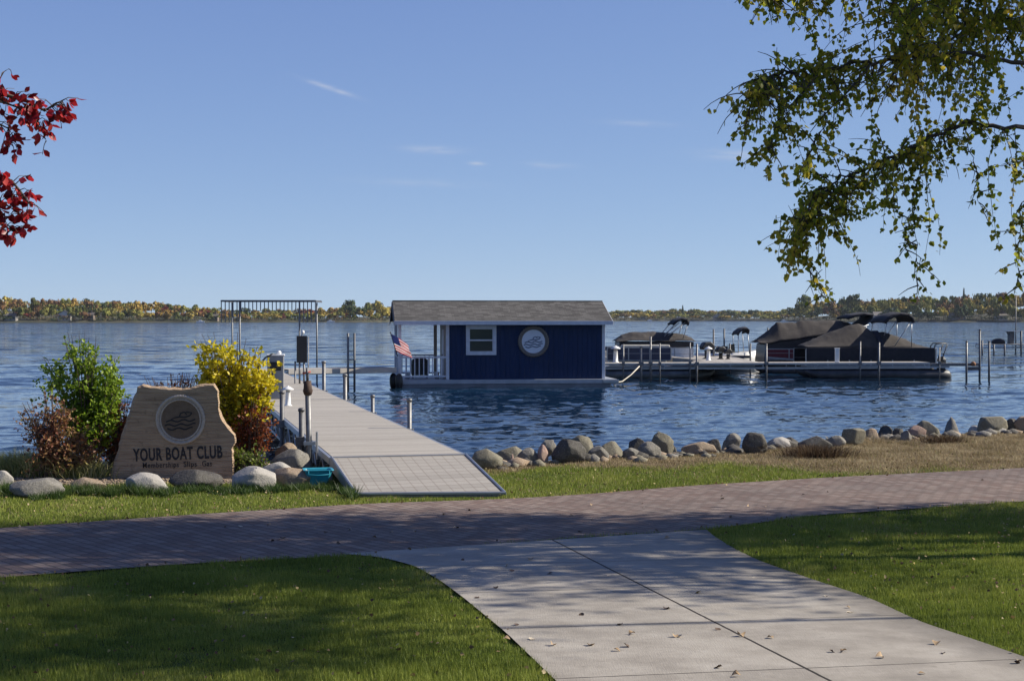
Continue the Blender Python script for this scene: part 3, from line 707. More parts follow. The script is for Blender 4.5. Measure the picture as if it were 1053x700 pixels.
outl = [(116, 491), (122, 468), (130, 440), (136, 421), (143.5, 400), (148, 397.5), (156, 399), (170, 400), (183, 401), (196, 400), (205, 397.5), (219, 395.8), (223.8, 402), (224.5, 420), (227, 430), (234, 440), (240.5, 447), (241.8, 455), (238, 461), (239, 473), (239.5, 491)]
o2 = []
for i, p in enumerate(outl):
    q = outl[(i + 1) % len(outl)]; n = max(1, int(math.hypot(q[0] - p[0], q[1] - p[1]) / 4))
    for k in range(n):
        jx, jz = (random.uniform(-.5, .5), random.uniform(-.5, .5)) if 0 < i and q[1] < 490 else (0, 0)
        o2.append(at(p[0] + (q[0] - p[0]) * k / n + jx, p[1] + (q[1] - p[1]) * k / n + jz, SY) - sb)
cen = Vector((sum(p.x for p in o2) / len(o2), 0, sum(p.z for p in o2) / len(o2)))
def ring(sc, y, jit, shx=0.0):
    out = []
    for k, p in enumerate(o2):
        j = 1 + random.uniform(-jit, jit); out.append((cen.x + (p.x - cen.x) * sc * j + shx, y + random.uniform(-jit, jit) * .3, max(-.02, cen.z + (p.z - cen.z) * sc * j)))
    return out
r0, r1, r2, r3 = ring(1.0, 0, 0), ring(1.035, .035, .012, -.02), ring(1.03, .2, .015, -.035), ring(.97, .34, .01, -.03)
n = len(o2); mb = MB(); fs = [tuple(range(n))]
for k in range(3): fs += [(k * n + i, k * n + (i + 1) % n, (k + 1) * n + (i + 1) % n, (k + 1) * n + i) for i in range(n)]
fs.append(tuple(range(4 * n - 1, 3 * n - 1, -1)))
mb.add(r0 + r1 + r2 + r3, fs); mb.build('slab', SANDST, sign)
INK = pm('black_letter_paint', (.006, .005, .008), (.014, .012, .018), 20, .6)
ROPE = pm('carved_pale_rope', (.36, .31, .26), (.50, .44, .38), 30, .8, 0, .5, 50)
def text_mesh(s, wid, hgt, dep, bold=0.0):
    cu = bpy.data.curves.new('t', 'FONT'); cu.body = s; cu.size = 1; cu.extrude = .02; cu.offset = bold; cu.align_x = 'CENTER'
    cu.space_character = 1.12
    ob = bpy.data.objects.new('t', cu); COL.objects.link(ob); bpy.context.view_layer.update()
    dg = bpy.context.evaluated_depsgraph_get(); me = bpy.data.meshes.new_from_object(ob.evaluated_get(dg)); bpy.data.objects.remove(ob)
    n = len(me.vertices); A = np.empty(n * 3, np.float32); me.vertices.foreach_get('co', A); A = A.reshape(-1, 3)
    A[:, 0] -= (A[:, 0].max() + A[:, 0].min()) / 2; A[:, 0] *= wid / (A[:, 0].max() - A[:, 0].min())
    A[:, 1] *= hgt / .70; z = A[:, 2].copy(); zz = (z - z.min()) / max(z.max() - z.min(), 1e-6)
    B = np.c_[A[:, 0], -zz * dep, A[:, 1]]      # stands in XZ, facing -Y
    me.vertices.foreach_set('co', B.astype(np.float32).ravel()); me.materials.clear(); me.update(); return me
def put_text(s, c, wid, hgt, mat, parent, name, rot=0.0, bold=0.0, dep=.006):
    me = text_mesh(s, wid, hgt, dep, bold); o = link_mesh(name, me, mat, parent, loc=c); o.rotation_euler = (0, -rot, 0); return o
pxm = SY / F
def sp_(px, py, dy=-.002): p = at(px, py, SY) - sb; return Vector((p.x, dy, p.z))
put_text('YOUR BOAT CLUB', sp_(183, 472), 92 * pxm, 12.4 * pxm, INK, sign, 'lettering', R(2.2), .027)
for s__, px0, px1 in (('Memberships', 147, 184), ('Slips', 189, 202.5), ('Gas', 208, 218)):
    put_text(s__, sp_((px0 + px1) / 2, 481 - ((px0 + px1) / 2 - 147) * .03), (px1 - px0) * pxm, 5.6 * pxm, INK, sign, 'small_lettering', R(1.6), .002)
mb = MB(); ec = sp_(185.7, 431.4)
torus(mb, (0, -.004, 0), 24.2 * pxm, 1.5 * pxm, 96, 8, 0, 0, 40); torus(mb, (0, -.004, 0), 20.6 * pxm, .9 * pxm, 96, 8, 0, 0, 48)
torus(mb, (0, 0.0, 0), 22.5 * pxm, .8 * pxm, 96, 6, 0, 0, 30)
emb = mb.build('rope_ring', ROPE, sign, True, loc=ec)
disc = MB(); disc.prism([(19.6 * pxm * math.cos(2 * math.pi * k / 48), 19.6 * pxm * math.sin(2 * math.pi * k / 48)) for k in range(48)], -.004, .02)
DARKSAND = pm('darker_sandstone', (.12, .085, .058), (.17, .125, .088), 14, .95, 0, .6, 30, .02)  # emblem disc in a darker brown than the slab
disc.build('emblem_disc', DARKSAND, sign, loc=ec)
def waves(mb, s, y0, y1, m=0, boat=True):   # boat on three waves, unit radius s, in XZ facing -Y
    def band(P, w):
        for a, b in zip(P[:-1], P[1:]):
            d = Vector((b[0] - a[0], b[1] - a[1])); L = d.length; nrm = Vector((-d.y, d.x)) / L * w / 2
            q = [(a[0] + nrm.x, a[1] + nrm.y), (a[0] - nrm.x, a[1] - nrm.y), (b[0] - nrm.x, b[1] - nrm.y), (b[0] + nrm.x, b[1] + nrm.y)]
            mb.prism([(x * s, z * s) for x, z in q], y0, y1, m)
    for k, (zz, x0, x1) in enumerate(((-.05, -.78, .80), (-.27, -.85, .82), (-.48, -.72, .66))):
        band([(x, zz + .05 * math.sin(x * 9 + k * 1.2) + .05 * x) for x in np.linspace(x0, x1, 26)], .075)
    if boat:
        band([(-.28, .12), (-.05, .16), (.25, .14), (.50, .22), (.62, .36)], .07)
        band([(-.05, .20), (.02, .36), (.22, .42), (.34, .28)], .06); band([(-.5, .03), (-.28, .12)], .05); band([(.30, .42), (.62, .38)], .05)
wv_ = MB(); waves(wv_, 19 * pxm, -.009, -.0045); wv_.build('boat_and_waves', INK, sign, loc=ec)
# ------------------------------------------------------------------ main dock (local frame: +Y runs out along the dock)
DK = math.atan(.2385)
DZ = .9
def boards(name, c1, c2, pitch, axis_, dark, cell=None):
    t = NT(name); tcn = t.new('ShaderNodeTexCoord'); s = t.new('ShaderNodeSeparateXYZ'); t.link(tcn.outputs['Object'], s.inputs[0])
    u = s.outputs[axis_]
    fr = t.math('FRACT', t.math('DIVIDE', u, pitch)); gap = t.math('LESS_THAN', fr, .07)
    idn = t.math('FLOOR', t.math('DIVIDE', u, pitch))
    wn_ = t.new('ShaderNodeTexWhiteNoise', noise_dimensions='1D'); t.link(idn, wn_.inputs['W'])
    c = t.mix(wn_.outputs['Value'], c1, c2)
    c = t.mix(t.math('MULTIPLY', t.noise(t.coord('Object'), 3, 5, .7), .5), c, tuple(x * .72 for x in c1))
    if cell:
        f2 = t.math('FRACT', t.math('DIVIDE', s.outputs[1 - axis_], cell)); gap2 = t.math('LESS_THAN', f2, .10)
        c = t.mix(t.math('MULTIPLY', gap2, .45), c, dark)
        f3 = t.math('FRACT', t.math('DIVIDE', u, .012)); f4 = t.math('FRACT', t.math('DIVIDE', s.outputs[1 - axis_], .02))
        c = t.mix(t.math('MULTIPLY', t.math('MULTIPLY', t.math('LESS_THAN', f3, .3), t.math('LESS_THAN', f4, .5)), .35), c, dark)
    c = t.mix(t.math('MULTIPLY', gap, .8), c, dark)
    t.bump(t.math('SUBTRACT', 1.0, gap), .6, .006)
    return t.done(c, .8, 0, .25)
DECK = boards('dock_composite_boards', (.32, .297, .26), (.41, .38, .335), .145, 1, (.12, .105, .09))
GRID = boards('ramp_panels', (.30, .282, .25), (.365, .343, .305), .20, 1, (.15, .115, .10), .15)
DECKL = boards('grey_dock_boards', (.34, .32, .29), (.44, .41, .37), .3, 0, (.14, .12, .10))
dorg = at(342, 470, 20.5); d_left = Vector((-2.52, 20.5, 0))
WD = 1.88
# root at the middle of the shore end
er = Vector((math.cos(DK), math.sin(DK), 0)); ed_ = Vector((-math.sin(DK), math.cos(DK), 0))
droot = Vector((-2.52, 20.5, 0)) + er * WD / 2
dock = empty('gangway_dock', 'long pale composite-board dock running out from the shore ramp to the fuel pump', 'dock', droot, DK)
LEN = 37.6
def seg_dock():
    nseg = 13; sl = LEN / nseg
    for k in range(nseg):
        mb = MB(); mb.box(-WD / 2, WD / 2, k * sl + .012, (k + 1) * sl - .012, DZ - .04, DZ)
        mb.build('deck_panel', DECK, dock, bevel=.004)
    mb = MB()
    for s in (-1, 1):
        x = s * (WD / 2 + .028)
        mb.box(x - .025, x + .025, 0, LEN, DZ - .10, DZ - .006); mb.box(x - .02, x + .02, 0, LEN, DZ - .50, DZ - .45)
        nn = int(LEN / .6)
        for k in range(nn):
            a0, a1 = k * .6, (k + 1) * .6
            za, zb = (DZ - .46, DZ - .09) if k % 2 else (DZ - .09, DZ - .46)
            mb.tube([(x, a0, za), (x, a1, zb)], .014, 5)
            if k % 4 == 0: mb.box(x - .018, x + .018, a0 - .02, a0 + .02, DZ - .46, DZ - .09)
    for k in range(14): mb.box(-WD / 2, WD / 2, k * LEN / 13.5, k * LEN / 13.5 + .05, DZ - .12, DZ - .045)
    mb.build('truss_frame', ALU, dock)
seg_dock()
# ramp: from ground up to the deck
rb0, rb1 = at(368, 513, 18.45), at(517.5, 511, 18.55)
tl, tr = droot - er * WD / 2, droot + er * WD / 2
mb = MB(); zt = DZ - .004
A = Vector((rb0.x, rb0.y, H(rb0.x, rb0.y) + .035)); B = Vector((rb1.x, rb1.y, H(rb1.x, rb1.y) + .035))
ramp_o = Vector(((A.x + B.x) / 2, (A.y + B.y) / 2, 0)); mid_t = (tl + tr) / 2
rang = math.atan2(-(mid_t.x - ramp_o.x), mid_t.y - ramp_o.y)
rmp = empty('boat_ramp_plate', 'sloping ramp of perforated plastic panels between the brick path and the dock', 'ramp', ramp_o, rang)
Mi = Matrix.Rotation(-rang, 4, 'Z')
def tol(p): return Mi @ (Vector(p) - ramp_o)
A_, B_ = tol(A), tol(B); C_, D_ = tol(Vector((tr.x, tr.y, zt)) - ed_ * .03), tol(Vector((tl.x, tl.y, zt)) - ed_ * .03)
dn_ = Vector((0, 0, -.045))
mb.add([A_, B_, C_, D_, A_ + dn_, B_ + dn_, C_ + dn_, D_ + dn_], [(0, 1, 2, 3), (7, 6, 5, 4), (0, 4, 5, 1), (1, 5, 6, 2), (2, 6, 7, 3), (3, 7, 4, 0)])
mb.build('ramp_panel', GRID, rmp)
mb = MB()
for p, q, s in ((A_, D_, -1), (B_, C_, 1)):
    o_ = Vector((s * .022, 0, 0)); mb.tube([p + o_ + Vector((0, 0, .004)), q + o_ + Vector((0, 0, .004))], .02, 6)
    mb.add([p + o_ * 2, q + o_ * 2, q + o_ * 2 + Vector((0, 0, -.16)), p + o_ * 2 + Vector((0, 0, -.08)), p + o_ * 1.2, q + o_ * 1.2, q + o_ * 1.2 + Vector((0, 0, -.16)), p + o_ * 1.2 + Vector((0, 0, -.08))],
           [(0, 1, 2, 3), (7, 6, 5, 4), (0, 4, 5, 1), (1, 5, 6, 2), (2, 6, 7, 3), (3, 7, 4, 0)])
mb.tube([A_ + Vector((-.03, -.01, .0)), B_ + Vector((.03, -.01, .0))], .022, 6)
mb.tube([D_ + Vector((0, 0, .006)), C_ + Vector((0, 0, .006))], .012, 6)
mb.build('side_rail', ALU, rmp)
def pole_at(name, px, ytop, ybot, Y, r, mat, label, cat, group=None, zb=-.6, cap=True, loc=None):
    b = at(px, ybot, Y); zt = at(px, ytop, Y).z
    root = empty(name, label, cat, (b.x, Y, zb), 0, group)
    mb = MB(); mb.tube([(0, 0, 0), (0, 0, zt - zb)], r, 10); mb.build('pipe', mat, root, True)
    if cap: c = MB(); c.lathe([(r * 1.25, -.03), (r * 1.25, .012), (r * .6, .03)], (0, 0, zt - zb), 10); c.build('cap', mat, root, True)
    if name == 'dock_post':
        c = MB(); c.box(-r * 1.9, r * 1.9, -r * 1.9, r * 1.9, DZ - .16 - zb, DZ - .02 - zb); c.build('clamp', GALV, root)
    return root
def dock_Y(px, side):   # depth of a point on the dock's edge seen at column px
    s = (px - CX) / F; e = (tr + er * .08) if side > 0 else (tl - er * .08)
    k = (e.x - s * e.y) / (s * ed_.y - ed_.x); return e.y + k * ed_.y
GD = 'steel posts along the gangway dock'
OR1 = ['first', 'second', 'third', 'fourth']
for k, (px, yt, yb) in enumerate(((421, 411, 443), (383.2, 407, 427), (354.8, 385.5, 412), (333, 372, 401))):
    pole_at('dock_post', px, yt, yb, dock_Y(px, 1), .04 if k < 2 else .05, GALV, f'{OR1[k]} galvanised dock post from the ramp on the boathouse side', 'dock post', GD)
for k, (px, yt, yb) in enumerate(((310, 421, 446), (290, 403, 430))):
    pole_at('dock_post', px, yt, yb, dock_Y(px, -1), .045, DKSTEEL, f'{OR1[k]} dark dock post from the shore on the shrub side of the dock', 'dock post', GD)
# leaning piling with brown sleeve
pY = 21.6; b = at(319, 468, pY); b.z = .1
pl = empty('leaning_piling', 'leaning grey steel piling with brown sleeve, on the shrub side of the dock', 'piling', b)
tp_ = at(316.5, 400, pY) - b; mb = MB(); mb.tube([(0, 0, 0), tp_], .043, 12); mb.build('pipe', GALV, pl, True)
mb = MB(); m1, m2 = tp_ * .985, at(316.2, 391.5, pY) - b
mb.tube([tp_ * .95, m1, m1 + (m2 - m1) * .3, m2], [.055, .075, .062, .055], 10); mb.build('sleeve', RUST, pl, True)
mb = MB(); t3 = at(315.8, 378, pY) - b; mb.tube([m2, t3], .02, 8); mb.build('rod', DKSTEEL, pl, True)
mb = MB(); q = at(316, 383, pY) - b; mb.tube([q + Vector((-.07, 0, -.01)), q + Vector((.05, 0, .012))], .014, 8); mb.build('red_grip', REDP, pl, True)
mb = MB(); q = at(319, 455, pY) - b; mb.box(q.x - .09, q.x + .09, -.07, .07, q.z - .03, q.z + .02); mb.tube([(q.x + .1, 0, q.z - .25), (q.x + .1, 0, q.z + .16)], .018, 8); mb.build('bracket', ALU, pl)
# teal tub
TEAL = pm('teal_plastic', (.02, .22, .30), (.035, .32, .42), 4, .35, 0, .05)
c0 = at(327, 499, 19.75); c0.z = H(c0.x, c0.y) - .02
tub = empty('teal_tub', 'teal plastic tub tucked between the orange-brown boulder and the ramp', 'tub', c0, R(12))
def tubring(w, d, z, inset=0): return [(x * (w - inset), y * (d - inset), z) for x, y in ((-1, -.8), (-.85, -1), (.85, -1), (1, -.8), (1, .8), (.85, 1), (-.85, 1), (-1, .8))]
rings = [tubring(.10, .09, 0), tubring(.185, .16, .235), tubring(.205, .18, .24), tubring(.205, .18, .255), tubring(.172, .148, .25), tubring(.09, .08, .02)]
vs_ = sum(rings, []); fs_ = []
for k in range(5): fs_ += [(k * 8 + i, k * 8 + (i + 1) % 8, (k + 1) * 8 + (i + 1) % 8, (k + 1) * 8 + i) for i in range(8)]
fs_ += [tuple(range(7, -1, -1)), tuple(40 + i for i in range(8))]
mb = MB(); mb.add(vs_, fs_); mb.build('shell', TEAL, tub, bevel=.006)
mb = MB(); mb.tube([(-.14, -.19, .24), (-.14, -.22, .20), (.0, -.225, .19), (.14, -.22, .20), (.14, -.19, .24)], .007, 6); mb.build('handle', TEAL, tub, True)
# things standing on the dock's far part
def on_dock(px, side_off, z=DZ):   # point on the dock at local x = side_off
    s = (px - CX) / F; e = droot + er * side_off; k = (e.x - s * e.y) / (s * ed_.y - ed_.x); p = e + ed_ * k; p.z = z; return p
p = on_dock(310.4, .78); k_ = p.y / F
sb_ = empty('black_sign_box', 'tall black box on steel legs beside the far part of the dock', 'sign box', p, DK)
mb = MB(); mb.box(-.155, .155, -.06, .06, 21.5 * k_, 49 * k_); mb.build('housing', BLACK, sb_, bevel=.01)
for xx in (-.2, -.07, .06):
    m = MB(); m.tube([(xx, 0, -1.4 if xx < -.1 else 0), (xx, 0, 23 * k_)], .028, 8); m.build('leg', GALV, sb_, True)
mb = MB(); mb.tube([(0, 0, 49 * k_), (0, 0, 51 * k_)], .02, 8); mb.lathe([(.03, -.05), (.05, 0), (.05, .05), (.02, .08)], (.03, 0, 52 * k_), 10); mb.build('lamp_head', WHITEP, sb_, True)
mb = MB(); mb.tube([(.20, .1, -1.2), (.20, .1, 48 * k_)], .018, 6); mb.build('conduit', GALV, sb_, True)
def pedestal(loc, h, label, group='white power pedestals on the docks'):
    e = empty('power_pedestal', label, 'power pedestal', loc, 0, group); r = h * .17
    mb = MB(); mb.lathe([(r * 1.25, 0), (r * 1.2, .03 * h), (r * .85, .06 * h), (r * .7, .66 * h), (r * .8, .68 * h)], n=12); mb.build('column', WHITEP, e, True)
    mb = MB(); mb.lathe([(r * .62, .68 * h), (r * .62, .80 * h)], n=10); mb.build('light', CREAM, e, True)
    mb = MB(); mb.lathe([(r * 1.75, .80 * h), (r * 1.7, .83 * h), (r * .9, .93 * h), (r * .3, .97 * h), (r * .25, 1.0 * h)], n=12); mb.build('cap', WHITEP, e, True)
    return e
p = on_dock(296, -.55); pedestal(p, 20.5 * p.y / F, 'white power pedestal on the gangway dock beside the grey fuel pump')
p = on_dock(288, -.6); p = p + ed_ * 1.4; kk = p.y / F
fp = empty('fuel_pump', 'grey fuel pump cabinet with a black looped hose at the far end of the dock', 'fuel pump', p, R(8))
GREYC = pm('grey_pump_enamel', (.22, .225, .235), (.29, .295, .30), 5, .5, .1, .05)
mb = MB(); mb.box(-.2, .2, -.2, .2, 0, 44 * kk); mb.build('cabinet', GREYC, fp, bevel=.02)
mb = MB(); mb.box(-.22, .22, -.22, .22, 44 * kk, 45.5 * kk); mb.lathe([(.05, 0), (.06, .05), (.03, .09)], (.08, 0, 45.5 * kk), 10); mb.build('top_cover', WHITEP, fp, bevel=.01)
mb = MB(); mb.box(-.13, .13, -.215, -.198, 29 * kk, 38 * kk); mb.build('display_panel', BLACK, fp)
mb = MB(); mb.tube([(.02, -.1, 45 * kk), (-.08, -.2, 46 * kk), (-.25, -.25, 42 * kk), (-.42, -.28, 33 * kk), (-.52, -.28, 22 * kk), (-.5, -.28, 8 * kk), (-.3, -.27, 5 * kk), (-.12, -.26, 14 * kk), (-.1, -.25, 24 * kk)], .022, 8); mb.build('hose', BLACK, fp, True)
mb = MB(); mb.box(-.14, -.06, -.28, -.2, 20 * kk, 27 * kk); mb.build('nozzle', BLACK, fp, bevel=.01)
# boat-lift canopy frame, standing in the water past the dock
fY = 60.0; k6 = fY / F; fl = at(276, 309, fY); fb = Vector((fl.x, fY, -.6)); zt = fl.z + .6
cf_ = empty('canopy_frame', 'bare steel canopy frame with many thin uprights above the lake past the pump', 'canopy frame', fb, R(3))
wf = 48 * k6
mb = MB()
for yy_, dzz in ((0, 0), (3.2, .02)):
    mb.box(-wf, wf, yy_ - .03, yy_ + .03, zt - .05 + dzz, zt + .02 + dzz)
for s in (-1, 1): mb.box(s * wf - .03, s * wf + .03, 0, 3.2, zt - .048, zt + .012)
mb.box(-wf, wf, 3.17, 3.21, zt - 10.4 * k6, zt - 9.8 * k6)
mb.build('top_rail', DKSTEEL, cf_)
for i in range(25):
    x = -wf + 2 * wf * i / 24; long_ = i < 5 or i > 19
    m = MB(); m.box(x - .018, x + .018, -.02, .02, zt - (22.5 if long_ else 10) * k6, zt - .05); m.build('upright', GALV, cf_)
for x, y in ((-wf + .75, 0), (-wf, 3.2), (wf - .65, 0), (wf - .2, 3.2)):
    m = MB(); m.tube([(x, y, 0), (x, y, zt - .05)], .035, 8); m.build('post', GALV, cf_, True)
# tall twin posts with rungs beside the cross dock
lY = 58.6; b = at(361.2, 398, lY); b.z = -.6; ld = empty('lift_ladder', 'pair of tall steel poles joined by rungs between dock and boathouse', 'ladder', b)
for px in (-3.3, 3.3):
    m = MB(); m.tube([(px * lY / F, 0, 0), (px * lY / F, 0, at(361, 342.5, lY).z + .6)], .045, 8); m.build('rail', GALV if px < 0 else DKSTEEL, ld, True)
for z in (.75, 1.1, 1.45, 1.8, 2.15):
    m = MB(); m.tube([(-3.3 * lY / F, 0, z), (3.3 * lY / F, 0, z)], .016, 6); m.build('rung', GALV, ld, True)

# cross dock between gangway and boathouse, then the marina dock on the right
def flat_dock(name, label, p0, p1, w, z, mat, th=.26, group=None):
    d = (p1 - p0); L = d.length; a = math.atan2(d.y, d.x); e = empty(name, label, 'dock', (p0.x, p0.y, 0), a, group)
    n = max(1, round(L / 3.05))
    for k in range(n):
        m = MB(); m.box(k * L / n + .012, (k + 1) * L / n - .012, 0, w, z - .04, z); m.build('deck_panel', mat, e, bevel=.004)
    m = MB()
    for y in (-.03, w + .03):
        m.box(0, L, y - .02, y + .02, z - .085, z - .01); m.box(0, L, y - .018, y + .018, z - th - .02, z - th + .03)
        for k in range(int(L / 1.52) + 1): m.box(k * 1.52 - .02, k * 1.52 + .02, y - .015, y + .015, z - th, z - .05)
    for k in range(n + 1): m.box(min(k * L / n, L - .06), min(k * L / n, L - .06) + .05, 0, w, z - .11, z - .045)
    m.build('side_frame', ALU, e)
    return e
xd0, xd1 = at(296, 381, 57.6), at(407, 378.6, 59.9); xd0.z = xd1.z = 0
xdk = flat_dock('cross_dock', 'narrow dock linking the gangway with the boathouse porch', xd0, Vector((-3.2, 60.9 + 4.4, 0)) if False else xd1, 1.5, .84, DECKL, .2)
m = MB(); m.box(0, (xd1 - xd0).length, -.09, -.052, .66, .845); m.build('fascia', pm('pale_dock_fascia', (.42, .39, .34), (.55, .51, .45), 3, .8, 0, .2), xdk)
MY0, MY1 = 66.0, 67.6
md0, md1 = Vector((3.9, MY0, 0)), Vector((19.3, MY1 - .25, 0)); 
md = flat_dock('marina_dock', 'long low aluminium dock with light boards in front of the moored pontoon boats', md0, md1, 1.5, .83, DECKL)
def Mdy(x): return MY0 + (x - 4.7) * (MY1 - MY0) / 16.6
# end beam with knob and tall end posts
e = empty('outrigger_beam', 'short grey steel beam with a rusty end reaching past the end of the marina dock', 'beam', (19.35, MY1 - .2, .74), R(5))
mb = MB(); mb.box(0, 2.3, -.05, .05, -.09, .05); mb.build('beam', GALV, e, bevel=.01)
mb = MB(); mb.lathe([(.03, -.1), (.11, -.07), (.12, .05), (.05, .12)], (2.0, -.08, 0), 12); mb.build('rust_knob', pm('orange_rust', (.16, .07, .03), (.30, .13, .06), 20, .8), e, True)
mb = MB(); mb.box(1.7, 2.35, -.12, .12, -.28, -.12); mb.build('bracket', DKSTEEL, e)
GM = 'steel posts of the marina dock'
for k, (px, yt, r, mt, lb) in enumerate((
    (641, 354, .035, GALV, 'short dock post nearest the boathouse corner on the marina dock'), (659.3, 357, .055, GALV, 'thick pale dock post where the mooring line is tied'),
    (669, 346, .045, GALV, 'taller dock post just beside the one with the mooring line'), (678.5, 353, .03, GALV, 'slim dock post before the silver-railed pontoon boat\'s bow gate'),
    (709.5, 352, .03, GALV, 'slim dock post left of the white pedestal, under the blue folded top'), (716.6, 353.5, .045, GALV, 'grey dock post next to the slim one left of the white pedestal'),
    (788, 354, .045, GALV, 'dock post in front of the striped boat under the brown cover'), (884.5, 351, .035, GALV, 'slim dock post in front of the middle of the large brown cover'),
    (903.8, 352, .045, GALV, 'dock post before the dark gap of the large brown cover'), (966, 357, .03, GALV, 'short dock post at the stern of the large covered boat'))):
    x0_ = at(px, 375, 66.5).x; Y = Mdy(x0_) - .1
    pole_at('dock_post', px, yt, 391, Y, r, mt, lb, 'dock post', GM, cap=(k in (6, 1)))
for k, (px, yt, Y, lb) in enumerate(((993.8, 351, 67.3, 'nearest of the three free-standing posts past the dock end, beside the boat ladder'), (1007.3, 339, 67.0, 'tallest of the three free-standing posts past the marina dock\'s end'), (1017, 351, 66.8, 'outermost of the three free-standing posts past the marina dock\'s end'))):
    pole_at('mooring_post', px, yt, 391.5, Y, .05, DKSTEEL if k else GALV, lb, 'post', 'free-standing posts past the dock end')
for k, (px, yt, Y, lb) in enumerate(((733.7, 338.5, 78, 'tall dark pole right behind the white pedestal'), (744.6, 338, 80, 'second tall dark pole behind the outboard motors'), (789.5, 337, 84, 'thin dark pole behind the peak of the striped boat\'s cover'), (771.6, 353, 74, 'thin pole on the finger dock under the small folded top'),
                                     (750.5, 353, 76, 'short pole on the finger dock between the motors and the small boat'))):
    pole_at('lift_pole', px, yt, 380, Y, .045, DKSTEEL, lb, 'pole', 'thin poles behind the marina dock', cap=False)
e = pole_at('dock_locker_post', 860.8, 357, 371.5, Mdy(14.9) + .3, .01, WHITEP, 'square white post on the marina dock before the large brown cover', 'post', zb=.83, cap=False)
for ch in list(e.children): bpy.data.objects.remove(ch)
mb = MB(); mb.box(-.09, .09, -.09, .09, 0, .62); mb.build('shaft', WHITEP, e, bevel=.01); mb = MB(); mb.box(-.11, .11, -.11, .11, .62, .66); mb.build('cap', WHITEP, e, bevel=.01)
p = at(728.5, 366, 70.5); pedestal((p.x, 70.5, .83), 14.5 * 70.5 / F, 'white power pedestal on the finger dock beside the black outboard motors')
p = at(633, 360, 67.2); pedestal((p.x, 67.2, .83), 17.5 * 67.2 / F, 'white power pedestal at the start of the marina dock next to the boathouse')
# finger docks running back between the boats
f0 = at(742, 372, 67.6); f1 = Vector((f0.x + .6, 79, 0)); f0.z = 0; f0.y = Mdy(f0.x) + 1.58
e = empty('finger_dock', 'wide light finger dock running back between the pontoon boats', 'dock', f0, R(-3))
mb = MB(); mb.box(-1.2, 1.6, 0, 11, .80, .835); mb.build('deck_panel', DECKL, e, bevel=.004)
mb = MB(); mb.box(-1.22, 1.62, -.0, 11, .60, .79); mb.build('side_frame', ALU, e)
# mooring line from post to boathouse float
ROPEW = pm('mooring_rope', (.40, .37, .30), (.55, .51, .43), 30, .85)
a0, a1 = at(657.5, 376.5, 65.6), at(640, 392, 64.0); a2 = at(622, 394, 61.8)
mb = MB(); mb.tube([a0, a0.lerp(a1, .5) + Vector((0, 0, -.05)), a1, a1.lerp(a2, .4) + Vector((0, 0, -.02)), a2], .028, 6)
tag(mb.build('mooring_line', ROPEW, None, True), 'pale mooring line slanting from the thick dock post down to the boathouse float', 'rope')

# ------------------------------------------------------------------ boathouse
HB = math.atan(.12); HO = Vector((-4.72, 59.8, 0))
hb = empty('floating_boathouse', 'navy blue floating boathouse with grey shingle roof and white-railed porch', 'boathouse', HO, HB)
L_, Dp = 8.92, 4.2
t = NT('navy_board_and_batten'); tcn = t.new('ShaderNodeTexCoord'); s = t.new('ShaderNodeSeparateXYZ'); t.link(tcn.outputs['Object'], s.inputs[0])
c = t.ramp(t.noise(t.coord('Object', (4, 4, .6)), 2, 5), [(.3, (.004, .017, .060)), (.7, (.008, .027, .088))])
NAVY = t.done(c, .55, 0, .3)
t = NT('asphalt_shingles'); v = t.coord('Object'); mp = t.new('ShaderNodeMapping'); t.link(v, mp.inputs[0])
b_ = t.new('ShaderNodeTexBrick'); b_.inputs['Scale'].default_value = 1; b_.inputs['Brick Width'].default_value = .30; b_.inputs['Row Height'].default_value = .135; b_.inputs['Mortar Size'].default_value = .006
b_.inputs['Color1'].default_value = (.055, .054, .053, 1); b_.inputs['Color2'].default_value = (.145, .141, .137, 1); b_.inputs['Mortar'].default_value = (.03, .028, .026, 1); b_.offset = .37
t.link(mp.outputs[0], b_.inputs[0]); c = t.mix(t.math('MULTIPLY', t.noise(t.coord('Object', (1, 2.5, 1)), 3.5, 4, .7), .6), b_.outputs[0], (.11, .105, .10))
t.bump(t.math('ADD', t.math('MULTIPLY', b_.outputs['Fac'], -1), t.noise(v, 80, 2)), .7, .02); SHING = t.done(c, .95, 0, .1)
FLOATM = pm('grey_float_skirt', (.30, .32, .35), (.40, .42, .45), 3, .5, .2, .1)
zf = .33; ze = 2.74; zr = 3.60
mb = MB(); mb.box(0, L_ + .25, 0, Dp + .3, .155, zf); mb.build('float_deck', FLOATM, hb, bevel=.01)
mb = MB(); mb.box(.05, L_, .03, Dp + .25, -.3, .15); mb.build('float_hull', pm('grey_float_hull', (.13, .14, .155), (.2, .21, .225), 3, .5, .2, .1), hb, bevel=.02)
mb = MB(); mb.box(L_ - .35, L_ + .32, -.06, .0, .16, .30); mb.box(-.02, .02, -.02, Dp + .3, .16, .3); mb.build('rub_rail', ALU, hb, bevel=.01)
x0_, x1_ = 2.12, 8.62; y0_, y1_ = .22, 4.1
mb = MB()
mb.box(x0_, x1_, y0_, y0_ + .1, zf, ze); mb.box(x0_, x1_, y1_ - .1, y1_, zf, ze)
mb.box(x1_ - .1, x1_, y0_ + .1, y1_ - .1, zf, ze)
k = x0_ + .16
while k < x1_ - .1: mb.box(k - .018, k + .018, y0_ - .022, y0_ + .003, zf + .01, ze - .02); k += .203
k = y0_ + .2
while k < y1_ - .1: mb.box(x1_ - .003, x1_ + .02, k - .018, k + .018, zf + .01, ze - .02); k += .203
